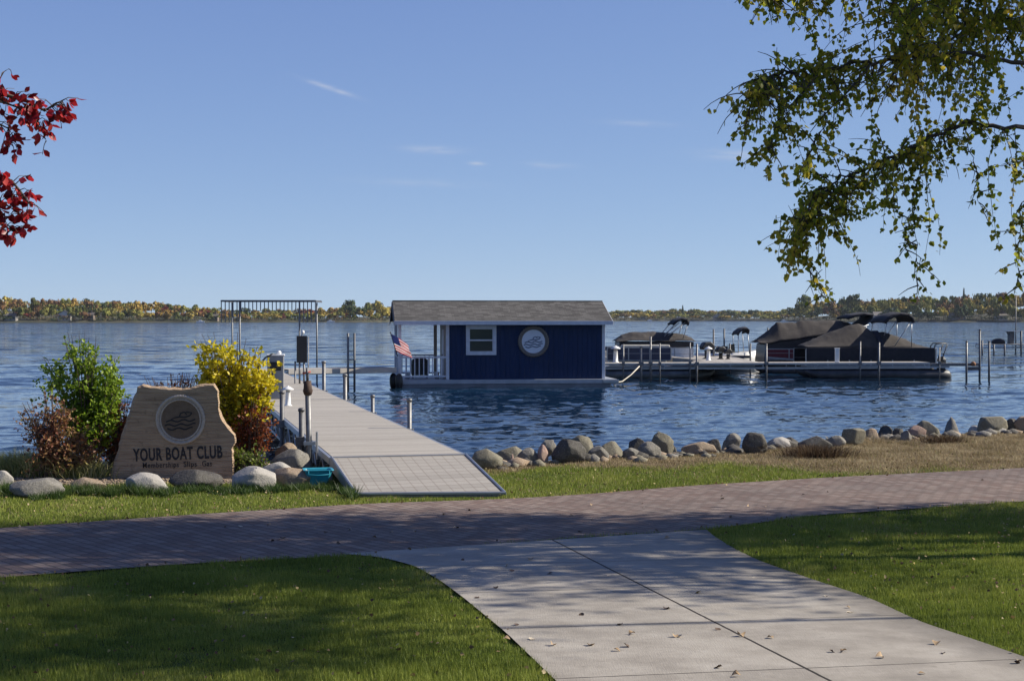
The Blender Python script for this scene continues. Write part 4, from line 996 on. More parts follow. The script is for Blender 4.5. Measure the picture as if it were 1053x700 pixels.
# gable ends
for gx_ in (x1_ - .1,): mb.prism_yz([(y0_, ze), (y1_, ze), ((y0_ + y1_) / 2, zr - .08)], gx_, gx_ + .1)
mb.build('wall', NAVY, hb)
TANW = pm('tan_end_wall', (.30, .25, .20), (.38, .32, .26), 4, .7)
mb = MB(); mb.box(x0_ - .06, x0_ - .002, y0_ + .05, y1_ - .05, zf, ze); mb.build('porch_end_wall', TANW, hb)
mb = MB(); mb.box(x0_ - .10, x0_ - .062, 1.6, 2.5, zf, zf + 2.05); dr = mb.build('door', WHITETRIM, hb, bevel=.01)
mb = MB(); mb.lathe([(.02, 0), (.035, .03), (.02, .06)], (x0_ - .13, 1.7, zf + .95), 8); mb.build('handle', GALV, dr)
mb = MB()
for x in (x0_ - .02, x1_ + .015): mb.box(x - .065, x + .065, y0_ - .045, y0_ + .08, zf + .002, ze)
mb.build('corner_board', WHITETRIM, hb, bevel=.006)
# roof
def roof():
    e0, e1 = -.22, Dp + .22 + .1; yr = (y0_ + y1_) / 2; xl, xr = -.10, L_ + .02
    ml = MB(); th = .05; sl = (zr - ze + .04) / (yr - e0)
    for a, b in ((e0, yr), (2 * yr - e0, yr)):
        za, zb = ze + .02, zr
        ml.add([(xl, a, za), (xr, a, za), (xr, b, zb), (xl, b, zb), (xl, a, za - th), (xr, a, za - th), (xr, b, zb - th), (xl, b, zb - th)],
               [(0, 1, 2, 3), (7, 6, 5, 4), (0, 4, 5, 1), (1, 5, 6, 2), (2, 6, 7, 3), (3, 7, 4, 0)])
    rf = ml.build('roof', SHING, hb)
    m = MB(); m.box(xl, xr, yr - .07, yr + .07, zr - .005, zr + .022); m.build('ridge_cap', SHING, rf, bevel=.01)
    m = MB(); m.box(xl - .02, xr + .02, e0 - .03, e0 - .002, ze - .15, ze + .015); m.build('fascia', WHITETRIM, rf, bevel=.004)
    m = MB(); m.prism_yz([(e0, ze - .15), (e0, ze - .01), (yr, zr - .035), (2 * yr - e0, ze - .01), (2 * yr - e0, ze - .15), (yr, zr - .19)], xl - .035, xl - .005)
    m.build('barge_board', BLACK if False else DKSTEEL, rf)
    m = MB(); m.prism_yz([(e0, ze - .15), (e0, ze - .01), (yr, zr - .035), (2 * yr - e0, ze - .01), (2 * yr - e0, ze - .15), (yr, zr - .19)], xr + .005, xr + .03)
    m.build('barge_board', WHITETRIM, rf)
    m = MB(); m.box(.1, x1_, e0 + .02, y1_ + .15, ze - .10, ze - .06); m.build('soffit', WHITETRIM, rf)
    m = MB(); m.prism_yz([(y0_ - .1, ze - .05), (y1_ + .1, ze - .05), (yr, zr - .1)], .02, .08); m.build('gable_panel', NAVY, rf)
roof()
# window
wx0, wx1, wz0, wz1 = 2.86, 4.12, 1.34, 2.57
wi = MB(); fy = y0_ - .03
for a, b, c_, d in ((wx0, wx1, wz1 - .12, wz1), (wx0, wx1, wz0, wz0 + .12), (wx0, wx0 + .12, wz0 + .12, wz1 - .12), (wx1 - .12, wx1, wz0 + .12, wz1 - .12)): wi.box(a, b, fy - .05, fy + .03, c_, d)
wdw = wi.build('window', WHITETRIM, hb, bevel=.004)
m = MB(); zm = (wz0 + wz1) / 2; m.box(wx0 + .122, wx1 - .122, fy - .035, fy + .02, zm - .03, zm + .03)
for a, b, c_, d in ((wx0 + .122, wx1 - .122, wz1 - .16, wz1 - .122), (wx0 + .122, wx1 - .122, wz0 + .122, wz0 + .16), (wx0 + .122, wx0 + .16, wz0 + .162, wz1 - .162), (wx1 - .16, wx1 - .122, wz0 + .162, wz1 - .162)): m.box(a, b, fy - .03, fy + .02, c_, d)
m.build('sash', WHITETRIM, wdw)
t = NT('window_glass'); t.b.inputs['Coat Weight'].default_value = 0
GLASSW = t.done((.03, .045, .05), .06, 0, .6)
m = MB(); m.box(wx0 + .161, wx1 - .161, fy - .012, fy - .004, wz0 + .161, wz1 - .161); m.build('pane', GLASSW, wdw)
# round emblem sign on the wall: hangs there, its own thing
def W2(lx, ly, lz): return HO + Matrix.Rotation(HB, 3, 'Z') @ Vector((lx, ly, lz))
sx_, szc = 5.67, 1.90
rs = empty('round_emblem_sign', 'round white sign with navy boat and waves in a rope ring, on the blue wall', 'sign', W2(sx_, y0_ - .05, szc), HB)
SIGNW = pm('sign_white_board', (.58, .60, .66), (.66, .68, .73), 4, .6, 0, 0); NAVYINK = pm('navy_ink', (.012, .03, .085), (.016, .035, .10), 4, .6, 0, 0)
ROPEG = pm('grey_brown_rope', (.12, .10, .085), (.22, .19, .165), 25, .85, 0, .6, 60, .01)
m = MB(); m.prism([(.50 * math.cos(2 * math.pi * k / 48), .50 * math.sin(2 * math.pi * k / 48)) for k in range(48)], -.02, .03); m.build('board', SIGNW, rs)
m = MB(); torus(m, (0, -.01, 0), .585, .065, 96, 10, 0, 0, 36); torus(m, (0, -.01, 0), .52, .035, 96, 8, 0, 0, 44); m.build('rope_ring', ROPEG, rs, True)
m = MB(); waves(m, .47, -.034, -.0215); m.build('boat_and_waves', NAVYINK, rs)
# porch posts and railing
m = MB(); m.box(.06, .19, .12, .25, zf, ze - .1); m.build('porch_post', WHITETRIM, hb, bevel=.006)
m = MB(); m.box(.06, .19, y1_ - .1, y1_ + .03, zf, ze - .1); m.build('porch_post', WHITETRIM, hb, bevel=.006)
m = MB(); m.box(1.78, 1.92, y1_ - .1, y1_ + .03, zf, ze - .1); m.build('porch_post', TANW, hb, bevel=.006)
for nm, pa, pb in (('railing', (.19, .185), (x0_ - .09, .185)), ('railing', (.125, .25), (.125, y1_ - .1)), ('railing', (.19, y1_ - .03), (1.78, y1_ - .03))):
    m = MB(); dx, dy = pb[0] - pa[0], pb[1] - pa[1]; LL = math.hypot(dx, dy)
    horiz = abs(dx) > abs(dy); w = .035
    def rb(z0, z1, ww):
        if horiz: m.box(pa[0], pb[0], pa[1] - ww, pa[1] + ww, z0, z1)
        else: m.box(pa[0] - ww, pa[0] + ww, pa[1], pb[1], z0, z1)
    rb(1.22, 1.29, .045); rb(.44, .50, .03); n = max(2, round(LL / .19))
    for k in range(1, n):
        q = (pa[0] + dx * k / n, pa[1] + dy * k / n); m.box(q[0] - .02, q[0] + .02, q[1] - .02, q[1] + .02, .50, 1.22)
    m.build(nm, WHITETRIM, hb)
# black grill and small white bucket on the porch
gl = empty('porch_grill', 'black covered grill standing on the boathouse porch behind the white railing', 'grill', W2(1.05, 1.9, zf), HB)
m = MB(); m.box(-.36, .36, -.25, .25, .12, .62); m.build('body', BLACK, gl, bevel=.03)
m = MB(); m.prism([(-.36, .63), (.36, .63), (.33, .78), (.2, .86), (-.2, .86), (-.33, .78)], -.24, .24); m.build('lid', BLACK, gl, bevel=.02)
for a in (-.3, .3):
    for b in (-.2, .2):
        m = MB(); m.box(a - .02, a + .02, b - .02, b + .02, 0, .12); m.build('leg', DKSTEEL, gl)
for lx, lb in ((.50, 'small white bucket on the porch deck, on the flag side of the grill'), (1.72, 'small white bucket on the porch deck next to the tan wall')):
    m = MB(); m.lathe([(.09, 0), (.12, .26), (.13, .27), (.11, .28)], n=14); o = m.build('bucket', WHITEP, None, True, loc=W2(lx, 1.3, zf)); tag(o, lb, 'bucket')
# flag on the porch post
fbase = W2(.03, -.02, 1.30); ftip = at(401.5, 342, 58.7)
fg = empty('flag_on_pole', 'American flag hanging from a slanted dark pole at the porch corner', 'flag', fbase)
tipL = ftip - fbase; m = MB(); m.tube([(0, 0, 0), tipL], .018, 8); m.build('pole', DKSTEEL, fg, True)
m = MB(); m.lathe([(.01, -.03), (.035, 0), (.01, .035)], tipL, 8); m.build('finial', BLACK, fg, True)
FR = pm('flag_red', (.45, .006, .015), (.52, .01, .02), 5, .8, 0, 0); FW = pm('flag_white', (.70, .68, .68), (.8, .78, .78), 5, .8, 0, 0); FB = pm('flag_blue', (.015, .02, .10), (.02, .03, .13), 5, .8, 0, 0)
for fm in (FR, FW, FB):
    nt_ = fm.node_tree; pb = nt_.nodes['Principled BSDF']; tr_ = nt_.nodes.new('ShaderNodeBsdfTranslucent'); mx_ = nt_.nodes.new('ShaderNodeMixShader'); mx_.inputs[0].default_value = .4
    nt_.links.new(pb.inputs['Base Color'].links[0].from_socket, tr_.inputs[0]); nt_.links.new(pb.outputs[0], mx_.inputs[1]); nt_.links.new(tr_.outputs[0], mx_.inputs[2]); nt_.links.new(mx_.outputs[0], nt_.nodes['Material Output'].inputs[0])
cA, cB = tipL * .97, tipL * .22              # hoist edge along the pole
fly = Vector((.70, -.10, -.36))
vsf = []; NU, NV = 26, 20
for j in range(NV + 1):
    for i in range(NU + 1):
        u, v_ = i / NU, j / NV
        h0 = cA.lerp(cB, u); q = h0 + fly * v_ * (1 - .18 * u) + Vector((.10 * u * v_, .10 * math.sin(u * 7 + v_ * 9) * v_, -.10 * v_ * v_ * (1 - u) + .02 * math.sin(u * 14) * v_)); vsf.append(q)
m = MB(); fsx = []; mi = []
for j in range(NV):
    for i in range(NU):
        fsx.append((j * (NU + 1) + i, j * (NU + 1) + i + 1, (j + 1) * (NU + 1) + i + 1, (j + 1) * (NU + 1) + i))
        mi.append(2 if (i < NU * 7 / 13 and j < NV * .42) else (0 if int(i * 13 / NU) % 2 == 0 else 1))
m.add(vsf, fsx); m.m = mi; m.build('cloth', [FR, FW, FB], fg, True)
m = MB()
for a in range(5):
    for b in range(6):
        u, v_ = (.3 + a) / 5 * 7 / 13, (.4 + b) / 6 * .40; h0 = cA.lerp(cB, u); q = h0 + fly * v_ * (1 - .18 * u) + Vector((.10 * u * v_, .10 * math.sin(u * 7 + v_ * 9) * v_ - .006, -.10 * v_ * v_ * (1 - u) + .02 * math.sin(u * 14) * v_))
        st = []
        for k in range(10): rr = .018 if k % 2 == 0 else .008; st.append((q.x + rr * math.sin(k * math.pi / 5), q.z + rr * math.cos(k * math.pi / 5)))
        m.prism(st, q.y - .004, q.y + .002)
o = m.build('stars', FW, fg); o['kind'] = 'stuff'
for lx, lb in ((.0, 'black rubber fender against the porch corner of the float, nearest the lake side'), (.22, 'second black rubber fender hanging at the front of the porch corner')):
    q = W2(-.14 + lx, -.16 if lx else .35, .30); e = empty('boat_fender', lb, 'fender', q, R(10), 'black fenders at the porch corner')
    m = MB(); m.lathe([(.04, -.36), (.12, -.28), (.15, -.1), (.15, .1), (.11, .24), (.04, .30)], n=14); m.build('bumper', BLACK, e, True)
    m = MB(); m.tube([(0, 0, .28), (.03, .08, .50)], .012, 6); m.build('line', ROPEW, e, True)

# ------------------------------------------------------------------ pontoon boats
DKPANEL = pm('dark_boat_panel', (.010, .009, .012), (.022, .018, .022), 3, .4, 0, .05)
BLUEPANEL = pm('dark_blue_boat_panel', (.012, .018, .05), (.02, .03, .075), 3, .35, 0, .03)
MAROON = pm('maroon_boat_stripe', (.10, .012, .018), (.15, .02, .028), 3, .4, 0, 0)
HULLG = pm('dull_aluminium_pontoon', (.09, .095, .09), (.17, .175, .165), 2.5, .45, .6, .1, 12)
HULLD = pm('dark_aluminium_pontoon', (.05, .052, .055), (.09, .092, .095), 2.5, .5, .5, .1, 12)
def pontoon(name, label, loc, rz, L, Wd, panel, hull, cover=None, bow=1, fence=(0, 1), group='moored pontoon boats', seats=True, panelz=(.62, 1.12)):
    e = empty(name, label, 'pontoon boat', loc, rz, group)
    for s in (.22, Wd - .22):
        m = MB(); r = .30; n = 12; pts = []; rs_ = []
        for x, rr, z in ((0, .16, .16), (.12, .28, .12), (.6, .30, .12), (L - 1.3, .30, .12), (L - .7, .27, .15), (L - .25, .16, .24), (L, .03, .36)):
            xx = x if bow > 0 else L - x
            pts.append((xx, s, z)); rs_.append(rr)
        m.tube(pts, rs_, 14); m.build('float_tube', hull, e, True)
    m = MB(); m.box(.1, L - .35 if bow > 0 else L - .1, 0, Wd, .47, .58) if bow > 0 else m.box(.35, L - .1, 0, Wd, .47, .58); m.build('deck', ALU, e, bevel=.01)
    fx0, fx1 = fence[0] * L, fence[1] * L
    for yy_ in (.03, Wd - .03):
        m = MB(); n = max(2, round((fx1 - fx0) / 1.05))
        m.box(fx0, fx1, yy_ - .012, yy_ + .012, panelz[0], panelz[1]); fp_ = m.build('fence_panel', panel, e)
        m = MB(); m.box(fx0, fx1, yy_ - .03, yy_ + .03, panelz[1], panelz[1] + .05); m.box(fx0, fx1, yy_ - .03, yy_ + .03, panelz[0] - .04, panelz[0])
        for k in range(n + 1):
            x = fx0 + (fx1 - fx0) * k / n; m.box(x - .025, x + .025, yy_ - .032, yy_ + .032, panelz[0], panelz[1])
        m.box(fx0, fx1, yy_ - .02, yy_ + .02, panelz[0] + .30, panelz[0] + .32)
        m.build('fence_rail', ALU, fp_, bevel=.004)
    if seats:
        for a, b in ((fx0 + .1, fx0 + 1.6), (fx1 - 2.0, fx1 - .2)):
            m = MB(); m.box(a, b, .1, .62, .6, 1.0); m.box(a, b, .08, .22, 1.0, 1.26); m.build('seat', CREAM, e, bevel=.04)
            m = MB(); m.box(a, b, Wd - .62, Wd - .1, .6, 1.0); m.box(a, b, Wd - .22, Wd - .08, 1.0, 1.26); m.build('seat', CREAM, e, bevel=.04)
        m = MB(); m.box(L * .45, L * .45 + .6, .75, 1.5, .6, 1.35); m.build('console', CREAM, e, bevel=.04)
    return e
def cover_mesh(e, prof, Wd, y0=0.0, mat=None, drop=.0, seed=0, name='cover', nv=22):
    """prof: list of (x, z_edge, z_ridge) in boat coordinates; a tent of canvas over poles"""
    xs = np.array([p[0] for p in prof]); ze_ = np.array([p[1] for p in prof]); zr_ = np.array([p[2] for p in prof])
    nu = 70
    def fn(u, v_):
        x = xs[0] + (xs[-1] - xs[0]) * u; a, b = np.interp(x, xs, ze_), np.interp(x, xs, zr_)
        w = abs(2 * v_ - 1); prof_ = 1 - w ** 1.25
        z = a + (b - a) * prof_
        z += .05 * (mn.noise(Vector((x * 2.2 + seed, v_ * 3, 0)))) * prof_ + .03 * mn.noise(Vector((x * 7, v_ * 8 + seed, 1))) * (1 - w)
        z -= .045 * abs(math.sin(x * 3.1 + seed)) * (w > .5) * (1 - w)
        if v_ in (0, 1): z -= drop
        return (x, y0 + Wd * v_, z)
    m = MB(); m.grid(nu, nv, fn); return m.build(name, mat or BROWNCAN, e, True, solid=.012)
def bimini(e, hinge, arm, fabric_pts, Wd, y0, mat=BLKCAN, thick=.13):
    """folded canopy: a fat fabric roll over bows, held up by thin tubes"""
    m = MB()
    for p0, p1 in arm:
        for yy_ in (y0, y0 + Wd): m.tube([(p0[0], yy_, p0[1]), (p1[0], yy_, p1[1])], .022, 6)
    root = empty('x', None, None) if False else None
    fr = m.build('canopy_frame', ALU, e, True)
    m = MB(); n = len(fabric_pts); pts = fabric_pts; loops = []
    nv = 10
    vs_ = []; fs_ = []; k = 10
    for j in range(nv + 1):
        yy_ = y0 - .05 + (Wd + .1) * j / nv; sc = .75 + .25 * math.sin(math.pi * j / nv) if j in (0, nv) else 1
        for i, p in enumerate(pts):
            vs_.append((p[0], yy_, p[1] + .06 * math.sin(math.pi * j / nv)))
    fs_ = [(j * n + i, j * n + i + 1, (j + 1) * n + i + 1, (j + 1) * n + i) for j in range(nv) for i in range(n - 1)]
    m.add(vs_, fs_); m.build('folded_canopy', mat, e, True, solid=thick)
def bx(px, Y): return (px - CX) / F * Y
def pz(py, Y): return at(CX, py, Y).z
# big covered boat (front right)
YA = 69.9; xa = bx(829, YA); LA = bx(981, YA) - xa
A_b = pontoon('pontoon_boat', 'dark pontoon boat under the big peaked brown cover at the end of the marina dock', (xa, YA, 0), R(2.5), LA, 2.5, DKPANEL, HULLD, fence=(.0, .89), seats=False, panelz=(.62, 1.36), bow=-1)
def lx(px): return bx(px, YA) - xa
cover_mesh(A_b, [(lx(829.5), pz(356.5, YA), pz(355.5, YA)), (lx(840), pz(356.8, YA), pz(350, YA)), (lx(852), pz(357, YA), pz(345, YA)), (lx(866), pz(357, YA), pz(339.5, YA)), (lx(880), pz(357, YA), pz(334.5, YA)), (lx(891), pz(357.5, YA), pz(332.5, YA)), (lx(898), pz(358, YA), pz(336.5, YA)), (lx(905), pz(358, YA), pz(341.5, YA)),
    (lx(917), pz(358, YA), pz(341.5, YA)), (lx(928), pz(358, YA), pz(344, YA)), (lx(940), pz(358, YA), pz(349, YA)), (lx(952), pz(358.3, YA), pz(354, YA)), (lx(963), pz(358.5, YA), pz(358, YA))], 2.56, -.03, seed=1)
m = MB(); m.grid(3, 12, lambda u, v_: (lx(905.5) + (lx(911.5) - lx(905.5)) * u, -.06 + 2.62 * v_, pz(358.5, YA) + (pz(341, YA) - pz(358.5, YA)) * (1 - abs(2 * v_ - 1) ** 1.25) + .035)); m.build('black_cover_band', BLKCAN, A_b, True, solid=.012)
m = MB(); m.box(lx(829.5), lx(963), -.045, -.02, pz(370, YA), pz(357.5, YA)); m.build('side_skirt', BLKCAN, A_b, bevel=.01)
bimini(A_b, None, [((lx(938.5), pz(331, YA)), (lx(921), pz(357, YA))), ((lx(939.5), pz(331, YA)), (lx(939.5), pz(357, YA))), ((lx(914), pz(331, YA)), (lx(911), pz(345, YA)))],
       [(lx(911.5), pz(332, YA)), (lx(915), pz(328, YA)), (lx(920), pz(325, YA)), (lx(928), pz(323.2, YA)), (lx(936), pz(323.8, YA)), (lx(940.5), pz(327, YA)), (lx(941.5), pz(332, YA))], 2.3, .1)
m = MB()
for yy_ in (.4, 1.0):
    m.tube([(lx(967), yy_, .6), (lx(966), yy_, pz(356, YA)), (lx(968), yy_, pz(353.5, YA)), (lx(978), yy_, pz(353, YA)), (lx(979), yy_, pz(355, YA)), (lx(972), yy_, .65)], .028, 8)
for zz in (.75, .95, 1.15): m.tube([(lx(975), .4, zz), (lx(975), 1.0, zz)], .02, 6)
m.build('boarding_ladder', BLACK, A_b, True)
m = MB(); m.box(lx(961), lx(966), .05, 2.4, .6, pz(358, YA)); m.build('stern_gate', ALU, A_b, bevel=.02)
m = MB(); m.box(lx(976), lx(982), 1.0, 1.5, -.1, .62); m.lathe([(.12, 0), (.2, .1), (.2, .35), (.08, .5)], (lx(980), 1.25, .5), 12); m.build('outboard_motor', BLACK, A_b, bevel=.03)
# striped covered boat (behind)
YB = 75.5; xb = bx(783, YB); LB = bx(905, YB) - xb
B_b = pontoon('pontoon_boat', 'maroon-striped boat under a tall brown cover sloping down toward the finger dock', (xb, YB, 0), R(2), LB, 2.5, MAROON, HULLD, fence=(.05, .98), seats=False, panelz=(.75, 1.25), bow=-1)
def lb_(px): return bx(px, YB) - xb
def zb_(py): return pz(py, YB)
cover_mesh(B_b, [(lb_(780.5), zb_(352), zb_(351)), (lb_(788), zb_(353), zb_(345)), (lb_(796), zb_(352), zb_(338.5)), (lb_(804), zb_(350), zb_(331)), (lb_(812), zb_(349.5), zb_(331.5)), (lb_(824), zb_(348), zb_(332)), (lb_(830), zb_(346.5), zb_(329.5)), (lb_(850), zb_(344), zb_(329.3)), (lb_(871), zb_(345), zb_(329)), (lb_(882), zb_(348), zb_(333)), (lb_(905), zb_(352), zb_(347))], 2.6, -.05, seed=4)
m = MB(); m.prism([(lb_(786), .56), (lb_(900), .56), (lb_(900), zb_(353)), (lb_(871), zb_(346)), (lb_(850), zb_(345)), (lb_(830), zb_(347)), (lb_(824), zb_(348.6)), (lb_(804), zb_(350.6)), (lb_(788), zb_(353.6))], .04, 2.5); m.build('interior_shade_block', DKPANEL, B_b, bevel=.05)  # solid dark block standing in for the shade under the cover
m = MB(); m.prism([(lb_(789), .88), (lb_(800), .84), (lb_(818), .78), (lb_(832), .80), (lb_(832), .72), (lb_(815), .68), (lb_(800), .74), (lb_(789), .80)], -.02, -.006); m.build('side_stripe', ALU, B_b)
bimini(B_b, None, [((lb_(895), zb_(334)), (lb_(868), zb_(341))), ((lb_(893), zb_(336)), (lb_(884), zb_(342)))],
       [(lb_(873), zb_(327.5)), (lb_(880), zb_(325)), (lb_(890), zb_(323.2)), (lb_(899), zb_(323.5)), (lb_(898), zb_(328)), (lb_(890), zb_(334))], 2.2, .1, thick=.12)
# silver-railed pontoon boat next to the boathouse
YC = 69.3; xc = bx(621, YC); LC = bx(737, YC) - xc
C_b = pontoon('pontoon_boat', 'open pontoon boat with silver rails and navy panels moored beside the boathouse', (xc, YC, 0), R(3), LC, 2.4, BLUEPANEL, HULLG, fence=(.03, .60), bow=1, panelz=(.88, 1.45))
def lc(px): return bx(px, YC) - xc
m = MB(); m.prism([(lc(692), .6), (lc(736), .6), (lc(733), .78), (lc(720), .90), (lc(700), 1.0), (lc(692), 1.02)], .0, 2.3); m.build('bow_cowl', pm('grey_vinyl', (.20, .19, .17), (.32, .30, .27), 3, .6), C_b, bevel=.05)
m = MB(); m.box(lc(640), lc(690), .15, .5, 1.47, 1.60); m.build('seat_backs', CREAM, C_b, bevel=.05)
# brown-covered boat behind it
YD = 76; xd = bx(634, YD); LD = bx(722, YD) - xd
D_b = pontoon('pontoon_boat', 'small white-sided pontoon boat under a low flat brown cover behind the silver-railed boat', (xd, YD, 0), R(2), LD, 2.4, WHITEP, HULLG, fence=(.03, .9), seats=False, panelz=(.7, 1.30))
def ldx(px): return bx(px, YD) - xd
def zd_(py): return pz(py, YD)
cover_mesh(D_b, [(ldx(634), zd_(351), zd_(350)), (ldx(642), zd_(351), zd_(344.5)), (ldx(650), zd_(350), zd_(341.8)), (ldx(658), zd_(350), zd_(341)), (ldx(670), zd_(350.5), zd_(341.2)), (ldx(684), zd_(351), zd_(341)), (ldx(691), zd_(351), zd_(342.5)), (ldx(699), zd_(350), zd_(343)), (ldx(708), zd_(350), zd_(345)), (ldx(716), zd_(351), zd_(348.5))], 2.5, -.05, seed=8)
m = MB(); m.box(ldx(637), ldx(714), .02, 2.3, 1.36, zd_(351.5)); m.build('interior_shade_block', DKPANEL, D_b, bevel=.03)  # dark filler: shaded gap below this cover, done as colour
bimini(D_b, None, [((ldx(708), zd_(334)), (ldx(703), zd_(349))), ((ldx(694), zd_(334)), (ldx(684), zd_(346))), ((ldx(705), zd_(332)), (ldx(688), zd_(345)))],
       [(ldx(693), zd_(334)), (ldx(697), zd_(330.5)), (ldx(702), zd_(328)), (ldx(707), zd_(328.5)), (ldx(709), zd_(332)), (ldx(708), zd_(334.5))], 1.9, .2, thick=.11)
# small open boat with an arch behind the finger dock
YE = 78.5; xe = bx(719, YE); LE = bx(786, YE) - xe
E_b = empty('arch_boat', 'low white motorboat with a small folded black top behind the white pedestal', 'motorboat', (xe, YE, 0), R(1))
def le(px): return bx(px, YE) - xe
def zE(py): return pz(py, YE)
m = MB(); nS = 12
st = [(0, .75, .95), (LE * .35, 1.0, .95), (LE * .7, .95, 1.0), (LE * .88, .6, 1.08), (LE, .04, 1.18)]
vs_ = []; 
for x, hw, zt_ in st:
    for y, z in ((-hw, zt_), (-hw * .92, .3), (-hw * .5, -.1), (0, -.2), (hw * .5, -.1), (hw * .92, .3), (hw, zt_), (hw * .8, zt_ + .02), (hw * .72, .55), (-hw * .72, .55), (-hw * .8, zt_ + .02)): vs_.append((x, y + 1.1, z))
fs_ = [(i * 11 + k, i * 11 + (k + 1) % 11, (i + 1) * 11 + (k + 1) % 11, (i + 1) * 11 + k) for i in range(4) for k in range(11)] + [tuple(range(10, -1, -1)), tuple(44 + k for k in range(11))]
m.add(vs_, fs_); m.build('hull', WHITEP, E_b, True)
m = MB(); m.box(.2, LE * .8, .04, .12, .72, .86); m.build('hull_stripe', BLUEPANEL, E_b)
m = MB(); m.prism([(le(752), .9), (le(753), 1.45), (le(757), 1.5), (le(758), .9)], .5, 1.7); m.build('windshield', GLASSW, E_b)
for a, b in ((.8, .5), (1.5, .5), (.8, 1.3), (1.5, 1.3)):
    m = MB(); m.box(a, a + .45, b, b + .5, .5, .95); m.box(a, a + .14, b, b + .5, .95, 1.35); m.build('seat', BLKCAN, E_b, bevel=.05)
bimini(E_b, None, [((le(760), zE(345)), (le(760), .95)), ((le(770), zE(344)), (le(771.5), .95))], [(le(759.3), zE(345)), (le(761), zE(341.5)), (le(765), zE(338.5)), (le(769), zE(337.8)), (le(771), zE(339.5)), (le(770), zE(343.5))], 1.7, .2, thick=.09)
GO = 'outboard motors beside the white pedestal'
for px, Y, sc, lb in ((727, 73.2, 1.0, 'black outboard motor right behind the white pedestal'), (741, 72.6, .75, 'low black outboard motor just past the white pedestal'), (748.5, 72.3, .62, 'smallest black outboard motor, lying on the finger dock')):
    q = at(px, 368, Y); e = empty('outboard_motor', lb, 'outboard motor', (q.x, Y, .83), R(20), GO)
    m = MB(); m.prism([(-.32 * sc, .45 * sc), (-.36 * sc, .62 * sc), (-.2 * sc, .84 * sc), (.15 * sc, .86 * sc), (.34 * sc, .7 * sc), (.36 * sc, .48 * sc)], -.2 * sc, .2 * sc); m.build('cowling', BLACK, e, bevel=.05)
    m = MB(); m.prism([(-.12 * sc, .44 * sc), (-.1 * sc, .08 * sc), (-.3 * sc, .0), (.25 * sc, .0), (.12 * sc, .1 * sc), (.14 * sc, .44 * sc)], -.07 * sc, .07 * sc); m.build('leg', BLACK, e, bevel=.02)
    m = MB(); m.tube([(.3 * sc, 0, .55 * sc), (.62 * sc, 0, .62 * sc)], .025, 6); m.build('tiller', BLACK, e, True)
# distant dock with lift and mast at the right edge
YF = 116; f0 = at(1010, 354, YF); f0.z = 0
fd = flat_dock('far_dock', 'distant narrow dock by the photo edge with a boat lift standing on it', f0, Vector((f0.x + 14, YF + .6, 0)), 1.4, .82, DECKL, .3)
for px, yt, lb in ((1010, 350, 'dark post at the start of the distant dock'), (1022, 354, 'dark post second along the distant dock'), (1033, 354, 'dark post before the lift console on the distant dock'), (1050, 340, 'tall pale post beyond the lift console on the distant dock')):
    pole_at('far_post', px, yt, 362, YF - .1, .07, DKSTEEL, lb, 'post', 'posts of the distant dock', cap=False)
q = at(1039.5, 354, YF + 1); lf = empty('boat_lift_console', 'grey boxy boat lift console with a white canopy bar on the distant dock', 'boat lift', (q.x, YF + 1, .82))
kf = YF / F
m = MB(); m.prism([(-2.6 * kf, 0), (-2.2 * kf, 9 * kf), (-4 * kf, 13 * kf), (2.2 * kf, 13 * kf), (2.6 * kf, 9 * kf), (2 * kf, 0)], -.3, .3); m.build('console', DKSTEEL, lf, bevel=.03)
m = MB(); m.box(-5 * kf, 11 * kf, -.5, .5, 12.6 * kf, 13.6 * kf); m.build('canopy_bar', ALU, lf, bevel=.02)
m = MB(); m.tube([(10 * kf, 0, 0), (10 * kf, 0, 12.6 * kf)], .05, 6); m.build('leg', ALU, lf, True)
q = at(1026.5, 354, YF + 1); m = MB(); m.lathe([(.5, 0), (.55, .15), (.45, .32), (.2, .42)], n=14); tag(m.build('covered_winch', BLKCAN, None, True, loc=(q.x, YF + 1, .82)), 'small round black-covered winch on the distant dock', 'winch')
q = at(1044.5, 352, YF + 3); m = MB(); m.tube([(0, 0, 0), (0, 0, at(1044, 303, YF + 3).z + .5)], [.06, .03], 8); tag(m.build('mast', GALV, None, True, loc=(q.x, YF + 3, -.5)), 'tall thin mast rising behind the distant boat lift', 'mast')
# ------------------------------------------------------------------ far shore
PXS = [-900, -200, 0, 60, 140, 200, 235, 320, 380, 402, 620, 700, 790, 815, 840, 900, 960, 1053, 1300, 2000]
DS_ = [900, 980, 1000, 1010, 1010, 1030, 1060, 1100, 1080, 1200, 1650, 1700, 1600, 1450, 1250, 1200, 1150, 1120, 1050, 950]
TOPY = [300, 304, 306.5, 307.5, 309, 313, 318, 317, 311, 315, 318.5, 317.5, 318.5, 317, 309, 307, 304.5, 300.5, 298, 296]
HILL = [12, 9, 8, 7.5, 6.5, 4.5, 2, 1.5, 3, 2, 3, 3, 2, 2, 4, 5, 6.5, 9.5, 12, 14]
def fs_(px): return float(np.interp(px, PXS, DS_))
def treetop(px): return float(np.interp(px, PXS, TOPY))
def P2(px, back=0.0):
    D = fs_(px) + back; return (px - CX) / F * D, D
V = []; cols = np.linspace(-1500, 2500, 161); rows = [(-30, -2.0), (0, -.1), (3, .7), (12, 1.6), (50, .35), (110, .75), (200, 1.0), (420, 1.0)]
for px in cols:
    hh = float(np.interp(px, PXS, HILL))
    for bk, q in rows:
        x, y = P2(px, bk); z = q if bk <= 12 else 1.6 + q * hh
        V.append((x, y, z))
nr = len(rows); Fq = [(i * nr + j, (i + 1) * nr + j, (i + 1) * nr + j + 1, i * nr + j + 1) for i in range(len(cols) - 1) for j in range(nr - 1)]
FARG = pm('far_shore_ground', (.025, .03, .014), (.07, .065, .035), .05, .95, 0, 0)
